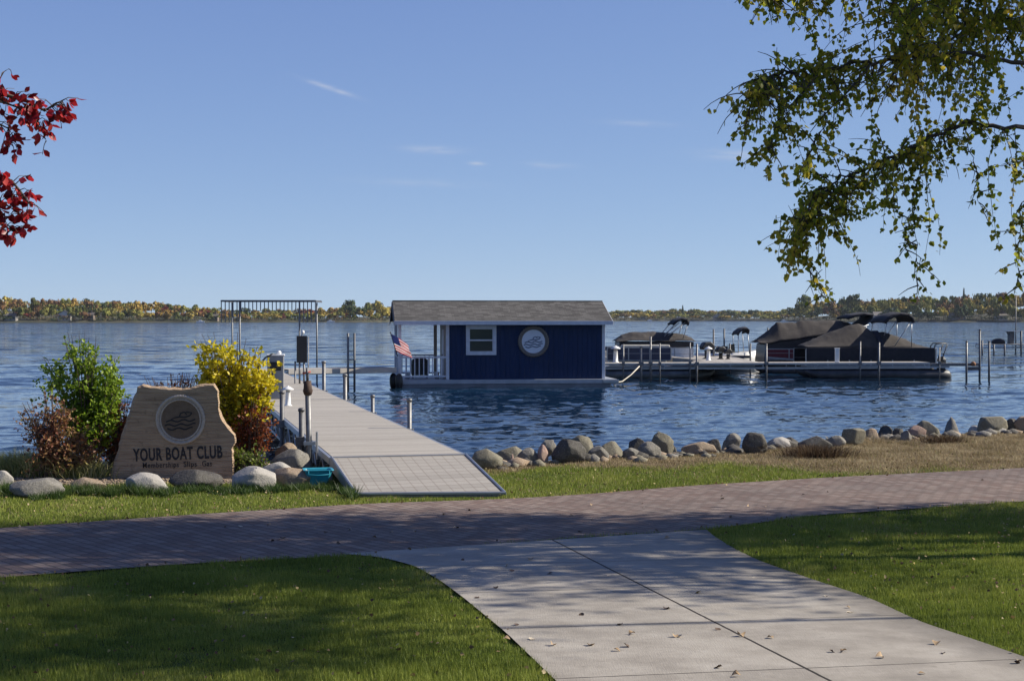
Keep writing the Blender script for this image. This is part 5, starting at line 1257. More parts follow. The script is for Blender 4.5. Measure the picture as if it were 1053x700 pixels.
tag(np_mesh('far_shore', V, Fq, FARG, smooth=True), kind='structure')
def fhill(px, back):
    hh = float(np.interp(px, PXS, HILL)); return .7 + (.9 * min(1, back / 12)) + hh * float(np.interp(back, [12, 50, 110, 200], [0, .35, .75, 1.0]))
# tree species colours
def crownmat(name, a, b, c):
    t = NT(name); g = t.new('ShaderNodeNewGeometry'); col = t.ramp(g.outputs['Random Per Island'], [(0, a), (.5, b), (1, c)])
    oi = t.new('ShaderNodeObjectInfo'); hs = t.new('ShaderNodeHueSaturation'); t.link(col, hs.inputs['Color'])
    t.link(t.math('ADD', .482, t.math('MULTIPLY', oi.outputs['Random'], .036)), hs.inputs['Hue']); t.link(t.math('ADD', 1.2, t.math('MULTIPLY', oi.outputs['Random'], .5)), hs.inputs['Value'])
    return t.done(hs.outputs[0], .9, 0, .1)
SPEC = {
    'golden': crownmat('golden_crown', (.14, .10, .025), (.22, .16, .035), (.30, .22, .06)),
    'olive-green': crownmat('olive_crown', (.04, .05, .014), (.085, .095, .025), (.13, .13, .04)),
    'dark green': crownmat('dark_green_crown', (.025, .037, .018), (.042, .058, .026), (.06, .08, .035)),
    'rust-orange': crownmat('rust_crown', (.08, .045, .022), (.14, .075, .033), (.20, .115, .05)),
    'yellow-green': crownmat('yellow_green_crown', (.085, .085, .022), (.14, .135, .035), (.20, .185, .05)),
    'brown': crownmat('brown_crown', (.06, .035, .018), (.12, .07, .035), (.17, .11, .055)),
    'dark red': crownmat('dark_red_crown', (.06, .012, .014), (.11, .022, .025), (.15, .035, .03)),
}
TRK = pm('far_trunk', (.06, .05, .04), (.10, .085, .07), 2, .9, 0, 0)
def crown_geo(seed, n=480, w=1.0, conic=False):
    r = np.random.default_rng(seed); nl = r.integers(6, 10)
    ls = [(r.normal(0, .42), r.normal(0, .42), r.uniform(.32, .86), r.uniform(.26, .46)) for _ in range(nl)] + [(0, 0, .55, .5), (0, 0, .82, .25)]
    if conic: ls = [(0, 0, z, .42 * (1.05 - z)) for z in np.linspace(.15, .97, 9)]
    C = []; N = []
    for _ in range(n):
        l = ls[r.integers(len(ls))]; d = r.normal(size=3); d /= np.linalg.norm(d); 
        if d[2] < -.3: d[2] *= -.5
        k = r.uniform(.75, 1.05); C.append((l[0] + d[0] * l[3] * k * w, l[1] + d[1] * l[3] * k * w, l[2] + d[2] * l[3] * .62 * k)); N.append(d)
    C = np.array(C); C[:, 2] = np.clip(C[:, 2], .12, 1.0); N = np.array(N) + r.normal(0, .28, (n, 3)); N /= np.linalg.norm(N, axis=1, keepdims=True)
    q = np.cross(N, r.normal(size=(n, 3))); q /= np.linalg.norm(q, axis=1, keepdims=True); w_ = np.cross(N, q)
    s = r.uniform(.04, .085, (n, 1))
    V = np.stack([C - q * s - w_ * s * .6, C + q * s * .9 - w_ * s, C + q * s + w_ * s * .7, C - q * s * .8 + w_ * s], 1)
    V[:, :, :2] *= 1.0
    return V.reshape(-1, 3), np.arange(4 * n).reshape(-1, 4)
TM = {}
def tree_mesh(sp, var):
    if (sp, var) in TM: return TM[(sp, var)]
    V, Fq = crown_geo(900 + var * 13 + hash_(sp), conic=(var == 5))
    tv = []; tf = []
    for k in range(5):
        a = k * 2 * math.pi / 5; tv += [(.03 * math.cos(a), .03 * math.sin(a), 0), (.015 * math.cos(a), .015 * math.sin(a), .6)]
    for k in range(5): tf.append((2 * k, (2 * k + 2) % 10, (2 * k + 3) % 10, 2 * k + 1))
    me = bpy.data.meshes.new('far_tree'); b = len(V)
    me.from_pydata(list(map(tuple, V)) + tv, [], [tuple(map(int, f)) for f in Fq] + [tuple(b + i for i in f) for f in tf])
    me.materials.append(SPEC[sp]); me.materials.append(TRK)
    me.polygons.foreach_set('material_index', [0] * len(Fq) + [1] * 5); me.update()
    TM[(sp, var)] = me; return me
def hash_(s): return sum(ord(c) * (i + 1) for i, c in enumerate(s)) % 97
def where(px):
    if px < 60: return 'behind the far left water'
    for a, b in ((135, 'above the green shrub'), (192, 'above the stone sign'), (232, 'above the yellow shrub'), (326, 'seen through the canopy frame'), (410, 'between canopy frame and boathouse'), (690, 'just past the boathouse roof'), (760, 'behind the low brown-covered boat'), (838, 'left of the tall brown cover\'s peak'), (900, 'behind the brown-covered boats'), (985, 'past the blue folded tops')):
        if px < b_[0] if False else px < a: return b
    return 'by the distant mast'
rt = np.random.default_rng(41)
def pick(px):
    if px < 250: p = [.26, .20, .13, .16, .16, .08, .01]
    elif px < 420: p = [.30, .15, .10, .12, .25, .06, .02]
    elif px < 810: p = [.22, .24, .15, .08, .23, .08, .0]
    else: p = [.28, .22, .16, .07, .22, .05, .0]
    return list(SPEC)[rt.choice(7, p=np.array(p) / sum(p))]
CNT = {}
def far_tree(px, back, topy, sp, var, wide, label=None):
    x, y = P2(px, back); z = fhill(px, back) - .2; h = max(5, at(px, topy, y).z - z)
    o = bpy.data.objects.new('far_tree', tree_mesh(sp, var)); COL.objects.link(o)
    o.location = (x, y, z); o.scale = (wide, wide, h); o.rotation_euler = (0, 0, rt.uniform(0, 6.28))
    if label: return tag(o, label, 'tree')
    lb = f'{sp} autumn tree on the far shore {where(px)}'
    return tag(o, lb, 'tree', f'{sp} far trees {where(px)}')
# shoreline row
px = -45.0
while px < 1100:
    if not 414 < px < 622:
        D = fs_(px); sp = pick(px); tt = treetop(px); wl = at(px, 0, D); shorey = 327.5 + 2.2 * F / D
        topy = shorey - (shorey - tt) * rt.uniform(.42, .72); wide = rt.uniform(4.5, 7.0) * D / 1100
        far_tree(px, rt.uniform(6, 22), topy, sp, rt.integers(0, 5), wide)
        px += wide * F / D * rt.uniform(.75, 1.1)
    else: px = 622
# skyline row
px = -45.0
while px < 1100:
    if not 414 < px < 622:
        D = fs_(px); tt = treetop(px) + rt.normal(0, .9) + .4; wide = rt.uniform(5.0, 8.5) * D / 1100
        far_tree(px, rt.uniform(60, 110), tt, pick(px), rt.integers(0, 5), wide)
        px += wide * F / D * rt.uniform(1.0, 1.5)
    else: px = 622
far_tree(141, 30, 309.5, 'golden', 1, 9, 'large golden tree standing out of the far shore above the stone sign\'s first letters')
far_tree(390, 25, 309.8, 'golden', 2, 9, 'wide golden tree on the far shore right beside the boathouse roof')
far_tree(362, 30, 309, 'dark green', 3, 8, 'tall dark green tree on the far shore midway from canopy frame to boathouse')
far_tree(826, 40, 303.5, 'olive-green', 2, 9, 'rounded olive-green tree rising above the skyline behind the hanging birch tips')
far_tree(874, 40, 303, 'dark green', 4, 9, 'dark green tree poking over the skyline above the folded blue tops')
far_tree(991, 60, 297.5, 'dark green', 5, 6, 'pointed dark evergreen sticking above the far skyline near the mast')
far_tree(27, 14, 322, 'dark red', 1, 4.5, 'small dark red tree at the far waterline left of the green shrub')
far_tree(291, 14, 322, 'dark red', 2, 4.5, 'small dark red tree at the far waterline seen through the canopy frame')
far_tree(702, 30, 314.5, 'dark green', 5, 7, 'dark pointed tree on the far shore above the first folded top')
# closed woods behind: one mass
VV = []; FF = []; MI = []; nb = 0; sk = list(SPEC)
for i in range(900):
    px = rt.uniform(-420, 1500); D = fs_(px); back = rt.uniform(15, 175); sp = pick(px)
    x, y = P2(px, back); z = fhill(px, back) - .2; tt = treetop(px) + 1.5 + rt.normal(0, .8)
    hs = at(px, tt, y).z - z; h = min(max(hs * rt.uniform(.8, 1.0), 4), 19); w = rt.uniform(4.5, 7.5) * D / 1100
    V, Fq = crown_geo(int(rt.integers(0, 60)), 150); V = V * [w, w, h]; 
    V[:, :2] += [x, y]; V[:, 2] += z
    VV.append(V); FF.append(Fq + nb); nb += len(V); MI += [sk.index(sp)] * len(Fq)
o = np_mesh('far_woods', np.concatenate(VV), np.concatenate(FF), [SPEC[k] for k in sk], midx=MI); tag(o, kind='stuff')
# undergrowth band along the waterline
VV = []; FF = []; MI = []; nb = 0
for i in range(1000):
    px = rt.uniform(-300, 1400); D = fs_(px); x, y = P2(px, rt.uniform(0, 14)); w = rt.uniform(2.0, 4.5)
    V, Fq = crown_geo(int(rt.integers(0, 60)), 30); V = V * [w * 1.3, w, rt.uniform(2.0, 5.5)]; V[:, :2] += [x, y]; V[:, 2] += .4
    VV.append(V); FF.append(Fq + nb); nb += len(V); MI += [sk.index(('dark green', 'olive-green', 'brown', 'dark green')[i % 4])] * len(Fq)
o = np_mesh('shore_brush', np.concatenate(VV), np.concatenate(FF), [SPEC[k] for k in sk], midx=MI); tag(o, kind='stuff')
# houses
def house(px, back, w, h, wallc, roofc, label, gable=True, rz=0.0):
    x, y = P2(px, back); z = fhill(px, back)
    e = empty('lake_house', label, 'house', (x, y, z), rz); d = w * .7
    wm_ = pm('house_wall', wallc, tuple(c * 1.1 for c in wallc), 1, .7, 0, 0); rm = pm('house_roof', roofc, tuple(c * 1.3 for c in roofc), 1, .9, 0, 0)
    m = MB(); m.box(-w / 2, w / 2, 0, d, -1, h); m.prism([(-w / 2, h), (w / 2, h), (0, h + w * .28)], 0, d) if gable else None
    m.build('wall', wm_, e)
    m = MB(); t_ = .25
    if gable:
        m.prism([(-w / 2 - .5, h - .1), (0, h + w * .28 + .2), (0, h + w * .28 + .5), (-w / 2 - .6, h + .2)], -.5, d + .5); m.prism([(w / 2 + .5, h - .1), (w / 2 + .6, h + .2), (0, h + w * .28 + .5), (0, h + w * .28 + .2)], -.5, d + .5)
    else: m.prism_yz([(-.6, h), (d / 2, h + d * .32), (d + .6, h), (d + .6, h + .3), (d / 2, h + d * .32 + .35), (-.6, h + .3)], -w / 2 - .4, w / 2 + .4)
    rf = m.build('roof', rm, e)
    m = MB(); m.box(w * .2, w * .2 + .9, d * .4, d * .4 + .9, h, h + w * .28 + 1.2); m.build('chimney', rm, rf)
    for k in range(3):
        m = MB(); xx = -w * .34 + k * w * .34; m.box(xx - w * .09, xx + w * .09, -.06, .05, h * .45, h * .8); m.build('window', GLASSW, e)
house(66, 7, 9, 4.5, (.52, .50, .46), (.10, .095, .09), 'white gabled house among the far shore trees above the green shrub')
house(90, 12, 8, 3.5, (.16, .13, .11), (.08, .07, .065), 'brown cottage on the far shore just beside the white gabled house', False)
house(10, 8, 8, 3.2, (.30, .29, .27), (.10, .09, .085), 'grey cottage at the far left end of the far shore', False)
house(908, 10, 14, 3.6, (.42, .40, .38), (.13, .12, .115), 'long pale house on the far shore above the brown cover\'s stern', False)
house(985, 12, 12, 4.5, (.22, .25, .28), (.09, .09, .09), 'grey-blue house on the far shore before the mast')
house(1030, 9, 9, 3.5, (.44, .42, .38), (.12, .11, .10), 'small pale house on the far shore nearest the mast', False)
house(738, 9, 9, 4.0, (.40, .39, .37), (.11, .10, .10), 'pale house on the far shore behind the tall dark poles')
house(660, 9, 8, 3.0, (.34, .33, .31), (.11, .10, .10), 'pale cottage on the far shore just past the boathouse roof', False)
house(218, 8, 8, 3.0, (.20, .16, .13), (.08, .07, .06), 'brown cottage on the far shore above the yellow shrub', False)
for px, lb in ((340, 'white motorboat far off on the lake right of the canopy frame'), (206, 'tiny white boat far off on the lake above the yellow shrub'), (668, 'tiny white boat far off on the lake beside the first folded top'), (806, 'tiny white boat far off near the peak of the tall brown cover')):
    D = fs_(px) - 25; x = (px - CX) / F * D; e = empty('distant_boat', lb, 'boat', (x, D, 0), R(8))
    m = MB(); m.prism([(-2.6, .1), (2.4, .1), (3.4, 1.15), (-2.8, 1.0)], -1, 1); m.build('hull', WHITEP, e, bevel=.05)
    m = MB(); m.prism([(-1.2, 1.0), (1.3, 1.1), (.6, 1.9), (-1.0, 1.9)], -.8, .8); m.build('cabin', WHITEP, e, bevel=.05)
# ------------------------------------------------------------------ birch with hanging twigs
BIRCH = leafmat('birch_leaves', [(0, (.10, .14, .015)), (.35, (.21, .25, .026)), (.6, (.36, .34, .04)), (.82, (.56, .42, .06)), (1, (.70, .50, .08))], .7, .45, 1.1)
TWIG = pm('birch_twig', (.025, .018, .014), (.06, .045, .035), 12, .8, 0, 0)
t = NT('birch_bark'); v = t.coord('Object', (1, 1, 6)); c = t.ramp(t.noise(v, 3, 5, .7), [(.42, (.04, .035, .03)), (.5, (.5, .48, .44)), (.8, (.62, .6, .56))]); t.bump(t.noise(v, 8, 3), .4, .01); BBARK = t.done(c, .8)
rb_ = np.random.default_rng(77)
BT = Vector((7.9, 14.2, 0)); BT.z = H(BT.x, BT.y) - .1
birch = empty('weeping_birch', 'weeping birch with drooping green-yellow branches hanging in from the upper corner over the lake view', 'tree', BT)
birch['label'] = 'weeping birch whose drooping green-yellow twigs hang into the upper corner of the view'
tw = MB(); LC = []; LD = []; LSz = []
def hang(p, d, L, dens_=1.0, rad=.004, droop=1.0, leafs=True):
    """one twig: starts along d, bends down under its weight; leaves alternate along it"""
    n = max(4, int(L / .07)); pts = [p.copy()]; q = p.copy(); v = d.normalized()
    for i in range(n):
        v = (v + Vector((rb_.normal(0, .10), rb_.normal(0, .10), -.16 * droop + rb_.normal(0, .06)))).normalized(); q = q + v * (L / n); pts.append(q.copy())
    tw.tube(pts, [rad * (1 - .8 * i / n) + .0008 for i in range(n + 1)], 4, cap=False)
    if leafs:
        k = 0
        for i in range(1, n + 1):
            for _ in range(int(rb_.poisson(3.1 * dens_ * L / n / .07))):
                a = pts[i - 1].lerp(pts[i], rb_.uniform()); dd = Vector(rb_.normal(0, .55, 3)) + Vector((0, 0, -.75))
                LC.append(a + Vector(rb_.normal(0, .014, 3)) - Vector((BT.x, BT.y, BT.z)) * 0); LD.append(dd); LSz.append(rb_.uniform(.030, .058))
    return pts
def limb(P, r0, r1, every, dens_, L0, L1, sub=True, rise=0.0, t0=0.0):
    P = [Vector(p) for p in P]; fine = []
    for a, b in zip(P[:-1], P[1:]):
        for k in range(6): fine.append(a.lerp(b, k / 6) + Vector(rb_.normal(0, .012, 3)))
    fine.append(P[-1]); n = len(fine)
    tw.tube(fine, [r0 + (r1 - r0) * i / (n - 1) for i in range(n)], 6, cap=False)
    tot = sum((b - a).length for a, b in zip(fine[:-1], fine[1:])); m = int(tot / every)
    for k in range(m):
        tt = t0 + (1 - t0) * (k + rb_.uniform()) / m; i = min(int(tt * (n - 1)), n - 2); p = fine[i].lerp(fine[i + 1], tt * (n - 1) - i)
        ax = (fine[i + 1] - fine[i]).normalized()
        d = ax * rb_.uniform(-.2, .6) + Vector(rb_.normal(0, .6, 3)) + Vector((0, 0, rise)); L = rb_.uniform(L0, L1) 
        gap = .35 + .65 * (mn.noise(Vector((p.x * 1.3, p.y, p.z * 1.3))) > -.12)
        ps = hang(p, d, L, dens_ * gap, .005)
        if sub and rb_.uniform() < .75:
            j = rb_.integers(1, len(ps) - 1); hang(ps[j], Vector(rb_.normal(0, .6, 3)) + Vector((0, 0, -.2)), L * rb_.uniform(.3, .6), dens_, .003)
    return fine
def W(pts, Y0, Y1): n = len(pts); return [at(px, py, Y0 + (Y1 - Y0) * i / (n - 1)) for i, (px, py) in enumerate(pts)]
# limbs seen in the frame (running in from the trunk)
limb(W([(1240, 40), (1150, 62), (1053, 66), (993, 54), (946, 59), (898, 64), (851, 70), (818, 73), (802, 75), (790, 81), (780, 92), (774, 102)], 12.4, 11.2), .022, .0025, .042, 1.0, .14, .55, rise=-.1, t0=.25)
limb(W([(1240, 150), (1140, 128), (1053, 132), (993, 127), (960, 139), (931, 156), (898, 170), (865, 184), (846, 197), (836, 216), (830, 236)], 12.6, 11.6), .024, .0025, .042, 1.0, .14, .52, rise=-.15, t0=.25)
limb(W([(851, 70), (820, 100), (800, 130), (788, 160)], 11.5, 11.2), .006, .002, .05, .95, .12, .35)
limb(W([(898, 64), (872, 95), (850, 120), (838, 150), (826, 170)], 11.6, 11.3), .007, .002, .05, .95, .12, .35)
limb(W([(946, 59), (925, 20), (905, -8)], 11.8, 11.5), .008, .004, .035, 1.2, .25, .8)
limb(W([(1100, -10), (1010, -26), (930, -30), (870, -22), (830, -16), (800, -10), (782, -6)], 12.0, 11.0), .02, .003, .03, 1.1, .12, .40, t0=.1)
limb(W([(960, -30), (940, 10), (925, 50), (920, 90)], 12, 11.8), .007, .003, .035, 1.3, .15, .5)
limb(W([(1090, -20), (1040, -18), (985, -20), (945, -12)], 12.6, 12.4), .02, .004, .03, 1.1, .4, 1.2)
limb(W([(1130, 10), (1060, 20), (1000, 22), (960, 10)], 13.0, 12.8), .02, .004, .035, 1.0, .3, 1.0)
limb(W([(838, 198), (826, 230), (824, 262), (838, 290), (846, 304)], 11.8, 11.7), .005, .0015, .04, 1.0, .08, .22)
limb(W([(960, 139), (948, 170), (938, 205), (942, 250), (946, 296)], 12.0, 12.0), .005, .0015, .045, .9, .08, .22)
limb(W([(931, 156), (920, 190), (928, 230), (935, 262)], 12.0, 11.9), .004, .0015, .06, .7, .08, .2)
limb(W([(993, 127), (1000, 160), (1004, 190), (1010, 214)], 12.2, 12.1), .004, .0015, .07, .6, .08, .2)
limb(W([(1120, 150), (1080, 158), (1053, 165), (1020, 172)], 12.4, 12.2), .007, .002, .06, .8, .1, .35)
limb(W([(1110, 170), (1072, 185), (1050, 215), (1048, 260), (1046, 296)], 12.2, 12.0), .006, .0015, .05, .8, .08, .25)
limb(W([(898, 170), (880, 195), (866, 215), (858, 240)], 11.8, 11.7), .004, .0015, .05, .9, .08, .22)
# extra strands falling straight down through the upper corner
for a_ in ((930, -30, 62, 1.0), (955, -30, 48, 1.1), (905, -25, 70, .9), (880, -20, 95, .8), (975, -25, 110, .8), (1000, -25, 100, .9), (1020, -25, 130, .8), (1040, -20, 120, .9), (915, 40, 170, 1.2), (935, 45, 190, 1.2), (955, 50, 120, 1.0), (860, 60, 150, .9), (880, 60, 165, 1.0), (985, 55, 150, .8), (1010, 60, 130, .7), (800, 74, 175, .9), (822, 74, 150, 1.0), (846, 200, 300, 1.0), (834, 205, 292, .9), (828, 215, 275, .8), (840, 195, 285, .9), (852, 190, 262, .9), (902, 168, 240, .8), (948, 140, 290, .8), (930, 150, 262, .8), (1044, 130, 300, 1.0), (1030, 135, 190, .7), (792, 78, 150, .9), (782, 82, 120, .6), (790, -8, 30, .9), (830, -12, 40, .9), (855, -10, 60, .8)):
    px, y0, y1, dd = a_
    for q in range(2):
        Yq = rb_.uniform(11.3, 12.6); j = rb_.uniform(-9, 9)
        hang(at(px + j, y0, Yq), Vector((rb_.normal(0, .3), rb_.normal(0, .3), -.5)), (y1 - y0) / F * Yq * rb_.uniform(.75, 1.0), dd * 1.15, .003, 1.4)
# trunk and the rest of the crown outside the frame
trk = MB(); tp = [BT, BT + Vector((-.1, .05, 2.5)), BT + Vector((-.25, 0, 5)), BT + Vector((-.3, -.1, 7.5)), BT + Vector((-.5, 0, 9.6))]
trk.tube([p - BT for p in tp], [.19, .15, .12, .07, .02], 12); trk.build('trunk', BBARK, birch, True)
for (hz, az, L) in ((3.6, 200, 3.2), (4.2, 175, 4.4), (4.6, 60, 3.2), (5.2, 190, 4.6), (5.6, 150, 4.2), (6.2, 215, 3.8), (6.8, 170, 4.0), (7.2, 90, 3.0), (7.6, 200, 3.2), (8.2, 140, 2.6), (8.8, 220, 2.0), (5.0, 0, 3.2), (6.5, 350, 3.0), (9.2, 190, 1.6)):
    b0 = BT + Vector((-.2, 0, hz)); a = R(az); d = Vector((math.cos(a), math.sin(a), 0))
    pts = [b0, b0 + d * L * .35 + Vector((0, 0, .7)), b0 + d * L * .7 + Vector((0, 0, .9)), b0 + d * L + Vector((0, 0, .3))]
    ok = all((CX + F * p.x / p.y) > 1085 or at(CX, -40, p.y).z < p.z for p in pts[1:])
    # keep this limb's hanging twigs out of the open sky part of the view
    limb(pts, .03, .006, .085, .8 if ok else .45, .3, .9 if ok else .4, sub=False)
LCa = np.array([c[:] for c in LC]); LDa = np.array([d[:] for d in LD]); 
pxl = CX + F * LCa[:, 0] / LCa[:, 1]
V, Fq = leaf_mesh(LCa - np.array(BT), LDa, np.array(LSz), 5, .18, .44)
np_mesh('foliage', V, Fq, BIRCH, birch)
tw.v = [(a - BT.x, b - BT.y, c - BT.z) for a, b, c in tw.v]; tw.build('twigs', TWIG, birch)
# ------------------------------------------------------------------ shade tree beyond the frame: only its shadow shows
RB = np.random.default_rng(5)
def shade_tree(x, y, h, w, nleaf, label, seed, base=.28, tr=.22):
    b = Vector((x, y, H(x, y) - .1)); e = empty('shade_tree', label, 'tree', b)
    r = np.random.default_rng(seed); m = MB(); m.tube([(0, 0, 0), (.1, 0, h * .4), (0, .1, h * .95)], [tr, tr * .72, .03], 10); C = []; D = []
    for i in range(46):
        z = h * r.uniform(base, .95); a = r.uniform(0, 6.28); L = w * math.sqrt(max(.05, 1 - ((z / h - .58) / .48) ** 2)) * r.uniform(.6, 1.05)
        d = Vector((math.cos(a), math.sin(a), r.uniform(.1, .5))); pts = [Vector((0, 0, z * .85)), Vector((0, 0, z * .85)) + d * L * .5, Vector((0, 0, z * .85)) + d * L + Vector((0, 0, -.2))]
        m.tube(pts, [.045, .025, .006], 5)
        cl = [r.uniform(.25, 1) for _ in range(4)]
        for _ in range(nleaf // 46):
            t_ = float(np.clip(cl[r.integers(4)] + r.normal(0, .05), .1, 1.1)); p = pts[0].lerp(pts[2], t_); C.append(np.array(p) + r.normal(0, .20 + .10 * t_, 3)); D.append(r.normal(size=3) + [0, 0, -.5])
    m.build('trunk', BARK, e, True)
    V, Fq = leaf_mesh(np.array(C), np.array(D), r.uniform(.08, .13, len(C)), seed, .2, .45); np_mesh('foliage', V, Fq, BIRCH, e)
shade_tree(8.8, 15.9, 12.5, 2.9, 16000, 'tall shade tree outside the photo, nearest the brick path', 3, .60, .12)
shade_tree(12.6, 16.2, 9.8, 3.0, 14000, 'lower shade tree outside the photo, farthest from the walk', 4, .36)
shade_tree(10.0, 13.6, 12.0, 2.7, 8000, 'slender high-crowned shade tree outside the photo, behind the birch', 6, .60)
shade_tree(9.6, 10.5, 13.0, 1.9, 4200, 'narrow high-crowned shade tree outside the photo, nearest the walk', 8, .73, .045)
# ------------------------------------------------------------------ red-leaved tree at the left edge
REDL = leafmat('crimson_leaves', [(0, (.10, .006, .012)), (.4, (.28, .012, .02)), (.75, (.50, .03, .035)), (1, (.62, .08, .06))], .45, .35)
RT = Vector((-4.4, 5.6, H(-4.4, 5.6) - .1)); red = empty('red_leaf_tree', 'crimson-leaved tree, two sprays of which reach in at the edge opposite the birch', 'tree', RT)
m = MB(); C = []; D = []; S = []; rr = np.random.default_rng(9)
m.tube([(0, 0, 0), (.05, 0, 1.2), (-.1, .1, 2.6), (0, .2, 4.2)], [.10, .08, .06, .015], 10); m.build('trunk', BARK, red, True)
m = MB()
def spray(P, r0, nl, sd, L0=.07, L1=.2):
    P = [Vector(p) - RT for p in P]; m.tube(P, [r0 * (1 - .85 * i / (len(P) - 1)) for i in range(len(P))], 6)
    for k in range(nl):
        t_ = (k + rr.uniform()) / nl; i = min(int(t_ * (len(P) - 1)), len(P) - 2); p = P[i].lerp(P[i + 1], t_ * (len(P) - 1) - i)
        d = Vector(rr.normal(0, 1, 3)) + Vector((.25, 0, -.25)); d.normalize(); L = rr.uniform(L0, L1) * sd; q = p + d * L; m.tube([p, p.lerp(q, .5) + Vector((0, 0, .01)), q], [.002, .0015, .001], 4)
        for _ in range(rr.integers(2, 4)):
            t2 = rr.uniform(.5, 1.0); a = p.lerp(q, t2); C.append(a[:]); dd = d * .6 + Vector(rr.normal(0, .6, 3)) + Vector((.1, 0, -.5)); D.append(dd[:]); S.append(rr.uniform(.026, .046))
YR = 5.3
spray([Vector((-4.4, 5.6, 3.4)), at(-220, 60, YR), at(-60, 78, YR), at(0, 96, YR), at(30, 105, YR), at(46, 114, YR), at(58, 106, YR), at(64, 104, YR)], .012, 56, .40)
spray([at(-40, 86, YR), at(0, 104, YR), at(22, 112, YR), at(40, 126, YR), at(48, 146, YR)], .005, 40, .36)
spray([at(-60, 95, YR), at(-12, 122, YR), at(8, 132, YR), at(13, 150, YR)], .006, 26, .4)
spray([at(-30, 96, YR), at(-4, 88, YR), at(4, 74, YR), at(9, 71, YR)], .004, 5, .25)
spray([Vector((-4.35, 5.6, 3.0)), at(-220, 150, YR), at(-70, 170, YR), at(-10, 180, YR), at(12, 186, YR), at(22, 198, YR), at(30, 210, YR)], .012, 66, .38)
spray([at(-50, 175, YR), at(-8, 200, YR), at(8, 212, YR), at(24, 222, YR)], .005, 32, .36)
spray([at(-40, 185, YR), at(-10, 215, YR), at(4, 232, YR), at(16, 240, YR)], .006, 34, .4)
for k in range(26):
    a = rr.uniform(0, 6.28); z = rr.uniform(1.5, 4.2); d = Vector((math.cos(a), math.sin(a), .5)); L = rr.uniform(.6, 1.15); p0 = RT + Vector((0, .1, z)); p2 = p0 + d * L
    if CX + F * p2.x / p2.y > -40: continue
    spray([p0, p0.lerp(p2, .5) + Vector((0, 0, .1)), p2], .012, 60, 1.0)
V, Fq = leaf_mesh(np.array(C), np.array(D), np.array(S), 2, .12, .34, 'lance'); np_mesh('foliage', V, Fq, REDL, red); m.build('branches', BARK, red, True)
# ------------------------------------------------------------------ fallen leaves
def fleaf(name, mat, seed):
    r = np.random.default_rng(seed); V = []; n = 9
    for i, (t_, w) in enumerate(((0, 0), (.15, .26), (.35, .44), (.55, .40), (.75, .24), (1, .0))):
        cz = .12 * math.sin(t_ * 3 + seed) + .05; 
        V += [(-w, t_ - .5, cz + abs(w) * r.uniform(.15, .6)), (0, t_ - .5, cz), (w, t_ - .5, cz + abs(w) * r.uniform(.15, .6))]
    Fq = [(i * 3 + k, i * 3 + k + 1, (i + 1) * 3 + k + 1, (i + 1) * 3 + k) for i in range(5) for k in range(2)]
    me = bpy.data.meshes.new(name); me.from_pydata(V, [], Fq); me.materials.append(mat); me.polygons.foreach_set('use_smooth', [True] * len(Fq)); return me
LM = [(nm, fleaf('fallen_leaf', pm('leaf_' + nm, a, b, 6, .7, 0, 0), i)) for i, (nm, a, b) in enumerate((('tan', (.26, .17, .09), (.38, .27, .15)), ('yellow', (.42, .30, .05), (.55, .42, .09)), ('dark brown', (.05, .03, .02), (.10, .06, .035)), ('pale', (.45, .38, .27), (.58, .50, .38))))]
rl = np.random.default_rng(19)
def put_leaf(px, py, ci, s, zo=.01):
    g = G(px, py); nm, me = LM[ci]; o = bpy.data.objects.new('fallen_leaf', me); COL.objects.link(o)
    o.location = (g.x, g.y, g.z + zo); o.scale = (s * rl.uniform(.7, 1.2), s, s * rl.uniform(.7, 1.4)); o.rotation_euler = (rl.normal(0, .25), rl.normal(0, .25), rl.uniform(0, 6.28))
    return o, nm
known = [(521, 658.5, 0), (547, 659, 3), (568, 665, 0), (607, 665.5, 0), (645, 666.5, 2), (634, 671, 0), (650, 654, 0), (637, 644, 2), (598, 634, 2), (626, 593, 3), (631, 609, 3), (718, 611, 1), (686, 627, 2), (698, 656, 3), (694, 656.5, 0), (738, 688, 2), (762, 655.5, 0), (792, 657.5, 0), (868, 672, 0), (856, 672, 2), (904, 678, 0), (970, 673.5, 2), (963, 664, 0), (849, 614, 3), (718, 611, 0), (872, 626, 0), (874, 631, 3), (490, 616, 2), (510, 606, 2), (526, 588, 2), (476, 577, 2), (520, 583, 3), (546, 577, 0), (565, 591, 2), (686, 554, 0), (738, 649, 2), (776, 595, 3), (1046, 684, 2), (1048, 681, 3), (948, 695, 0), (757, 697, 0), (596, 548, 2), (531, 644, 2)]
for px, py, ci in known:
    o, nm = put_leaf(px, py, ci, rl.uniform(.035, .06)); tag(o, f'{nm} curled dead leaf lying on the concrete walk', 'leaf', f'{nm} leaves on the concrete walk')
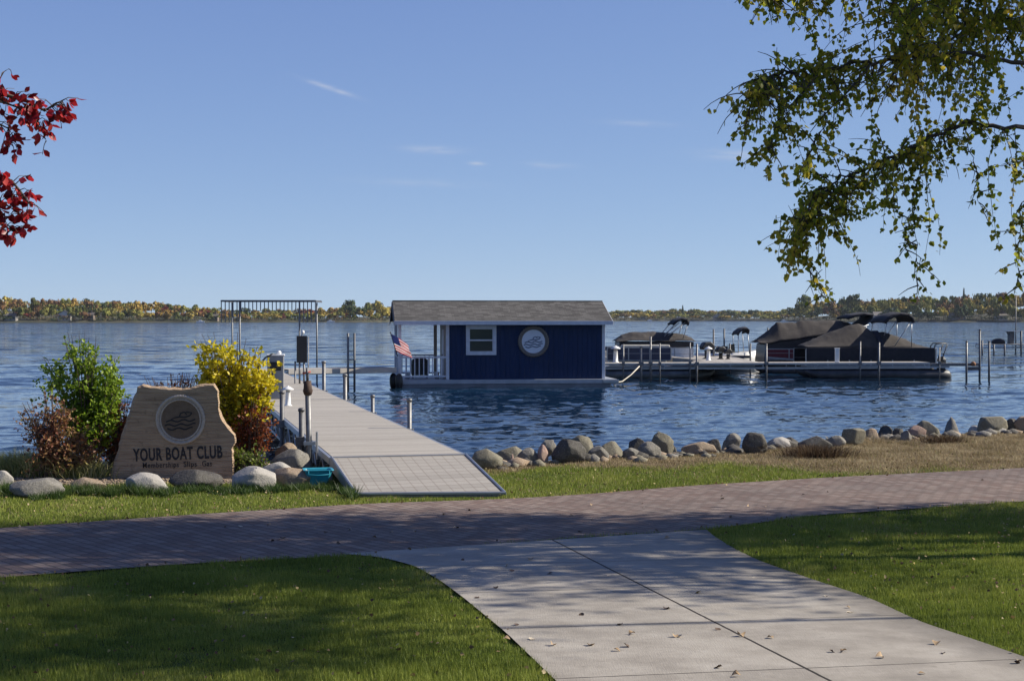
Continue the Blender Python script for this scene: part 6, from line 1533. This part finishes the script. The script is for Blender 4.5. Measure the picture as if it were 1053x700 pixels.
for k in range(34):
    px = rl.uniform(30, 1040); py = float(np.interp(px, [0, 370, 520, 850, 1053], [566, 545, 536, 512, 499])) + rl.normal(0, 8); ci = int(rl.choice([0, 2, 3, 2]))
    g = G(px, py)
    if not inpoly(np.array([g.x]), np.array([g.y]), PATHPOLY)[0]: continue
    o, nm = put_leaf(px, py, ci, rl.uniform(.035, .055)); tag(o, f'{nm} curled dead leaf lying on the brick path', 'leaf', f'{nm} leaves on the brick path')
# leaf litter caught in the lawns: uncountable
N = 3000; V = []; D = []; S = []
x = rl.uniform(-9, 12, N * 3); y = rl.uniform(7, 25, N * 3); ok = (np.abs(x) < .38 * y + 1) & ~inpoly(x, y, PATHPOLY) & ~inpoly(x, y, WALKPOLY) & ~inpoly(x, y, BEDPOLY) & (y < shore(x) - .2) & ~rampzone(x, y)
x, y = x[ok][:N], y[ok][:N]; z = Hn(x, y) + rl.uniform(.012, .045, len(x))
V, Fq = leaf_mesh(np.c_[x, y, z], np.c_[rl.normal(size=len(x)), rl.normal(size=len(x)), rl.normal(0, .3, len(x))], rl.uniform(.012, .034, len(x)), 3, .2, .42)
LIT = leafmat('litter_leaves', [(0, (.07, .04, .02)), (.35, (.15, .09, .05)), (.7, (.28, .19, .08)), (.9, (.42, .34, .20)), (1, (.42, .32, .06))], .2, .7)
tag(np_mesh('leaf_litter', V, Fq, LIT), kind='stuff')
# edge litter between grass and paving
N = 900; k = rl.integers(0, len(UPD), N); base_ = np.where(rl.uniform(size=(N, 1)) < .75, UPD[k], LOD[k]) + rl.normal(0, .07, (N, 2))
m_ = (np.abs(base_[:, 0]) < 9) & (base_[:, 1] > 5); base_ = base_[m_]
V, Fq = leaf_mesh(np.c_[base_, Hn(base_[:, 0], base_[:, 1]) + .014], np.c_[rl.normal(size=len(base_)), rl.normal(size=len(base_)), rl.normal(0, .2, len(base_))], rl.uniform(.02, .045, len(base_)), 8, .2, .4)
tag(np_mesh('edge_litter', V, Fq, LIT), kind='stuff')

# ------------------------------------------------------------------ lake haze
hz = MB(); hz.box(-3200, 3200, -120, 3300, -9, 70)
t = NT('lake_haze'); t.n.remove(t.b); pv = t.new('ShaderNodeVolumePrincipled'); pv.inputs['Color'].default_value = (.80, .87, 1.0, 1); pv.inputs['Density'].default_value = .00004; pv.inputs['Anisotropy'].default_value = .2
t.link(pv.outputs[0], t.out.inputs['Volume'])
o = hz.build('haze', t.mat); tag(o, kind='stuff')
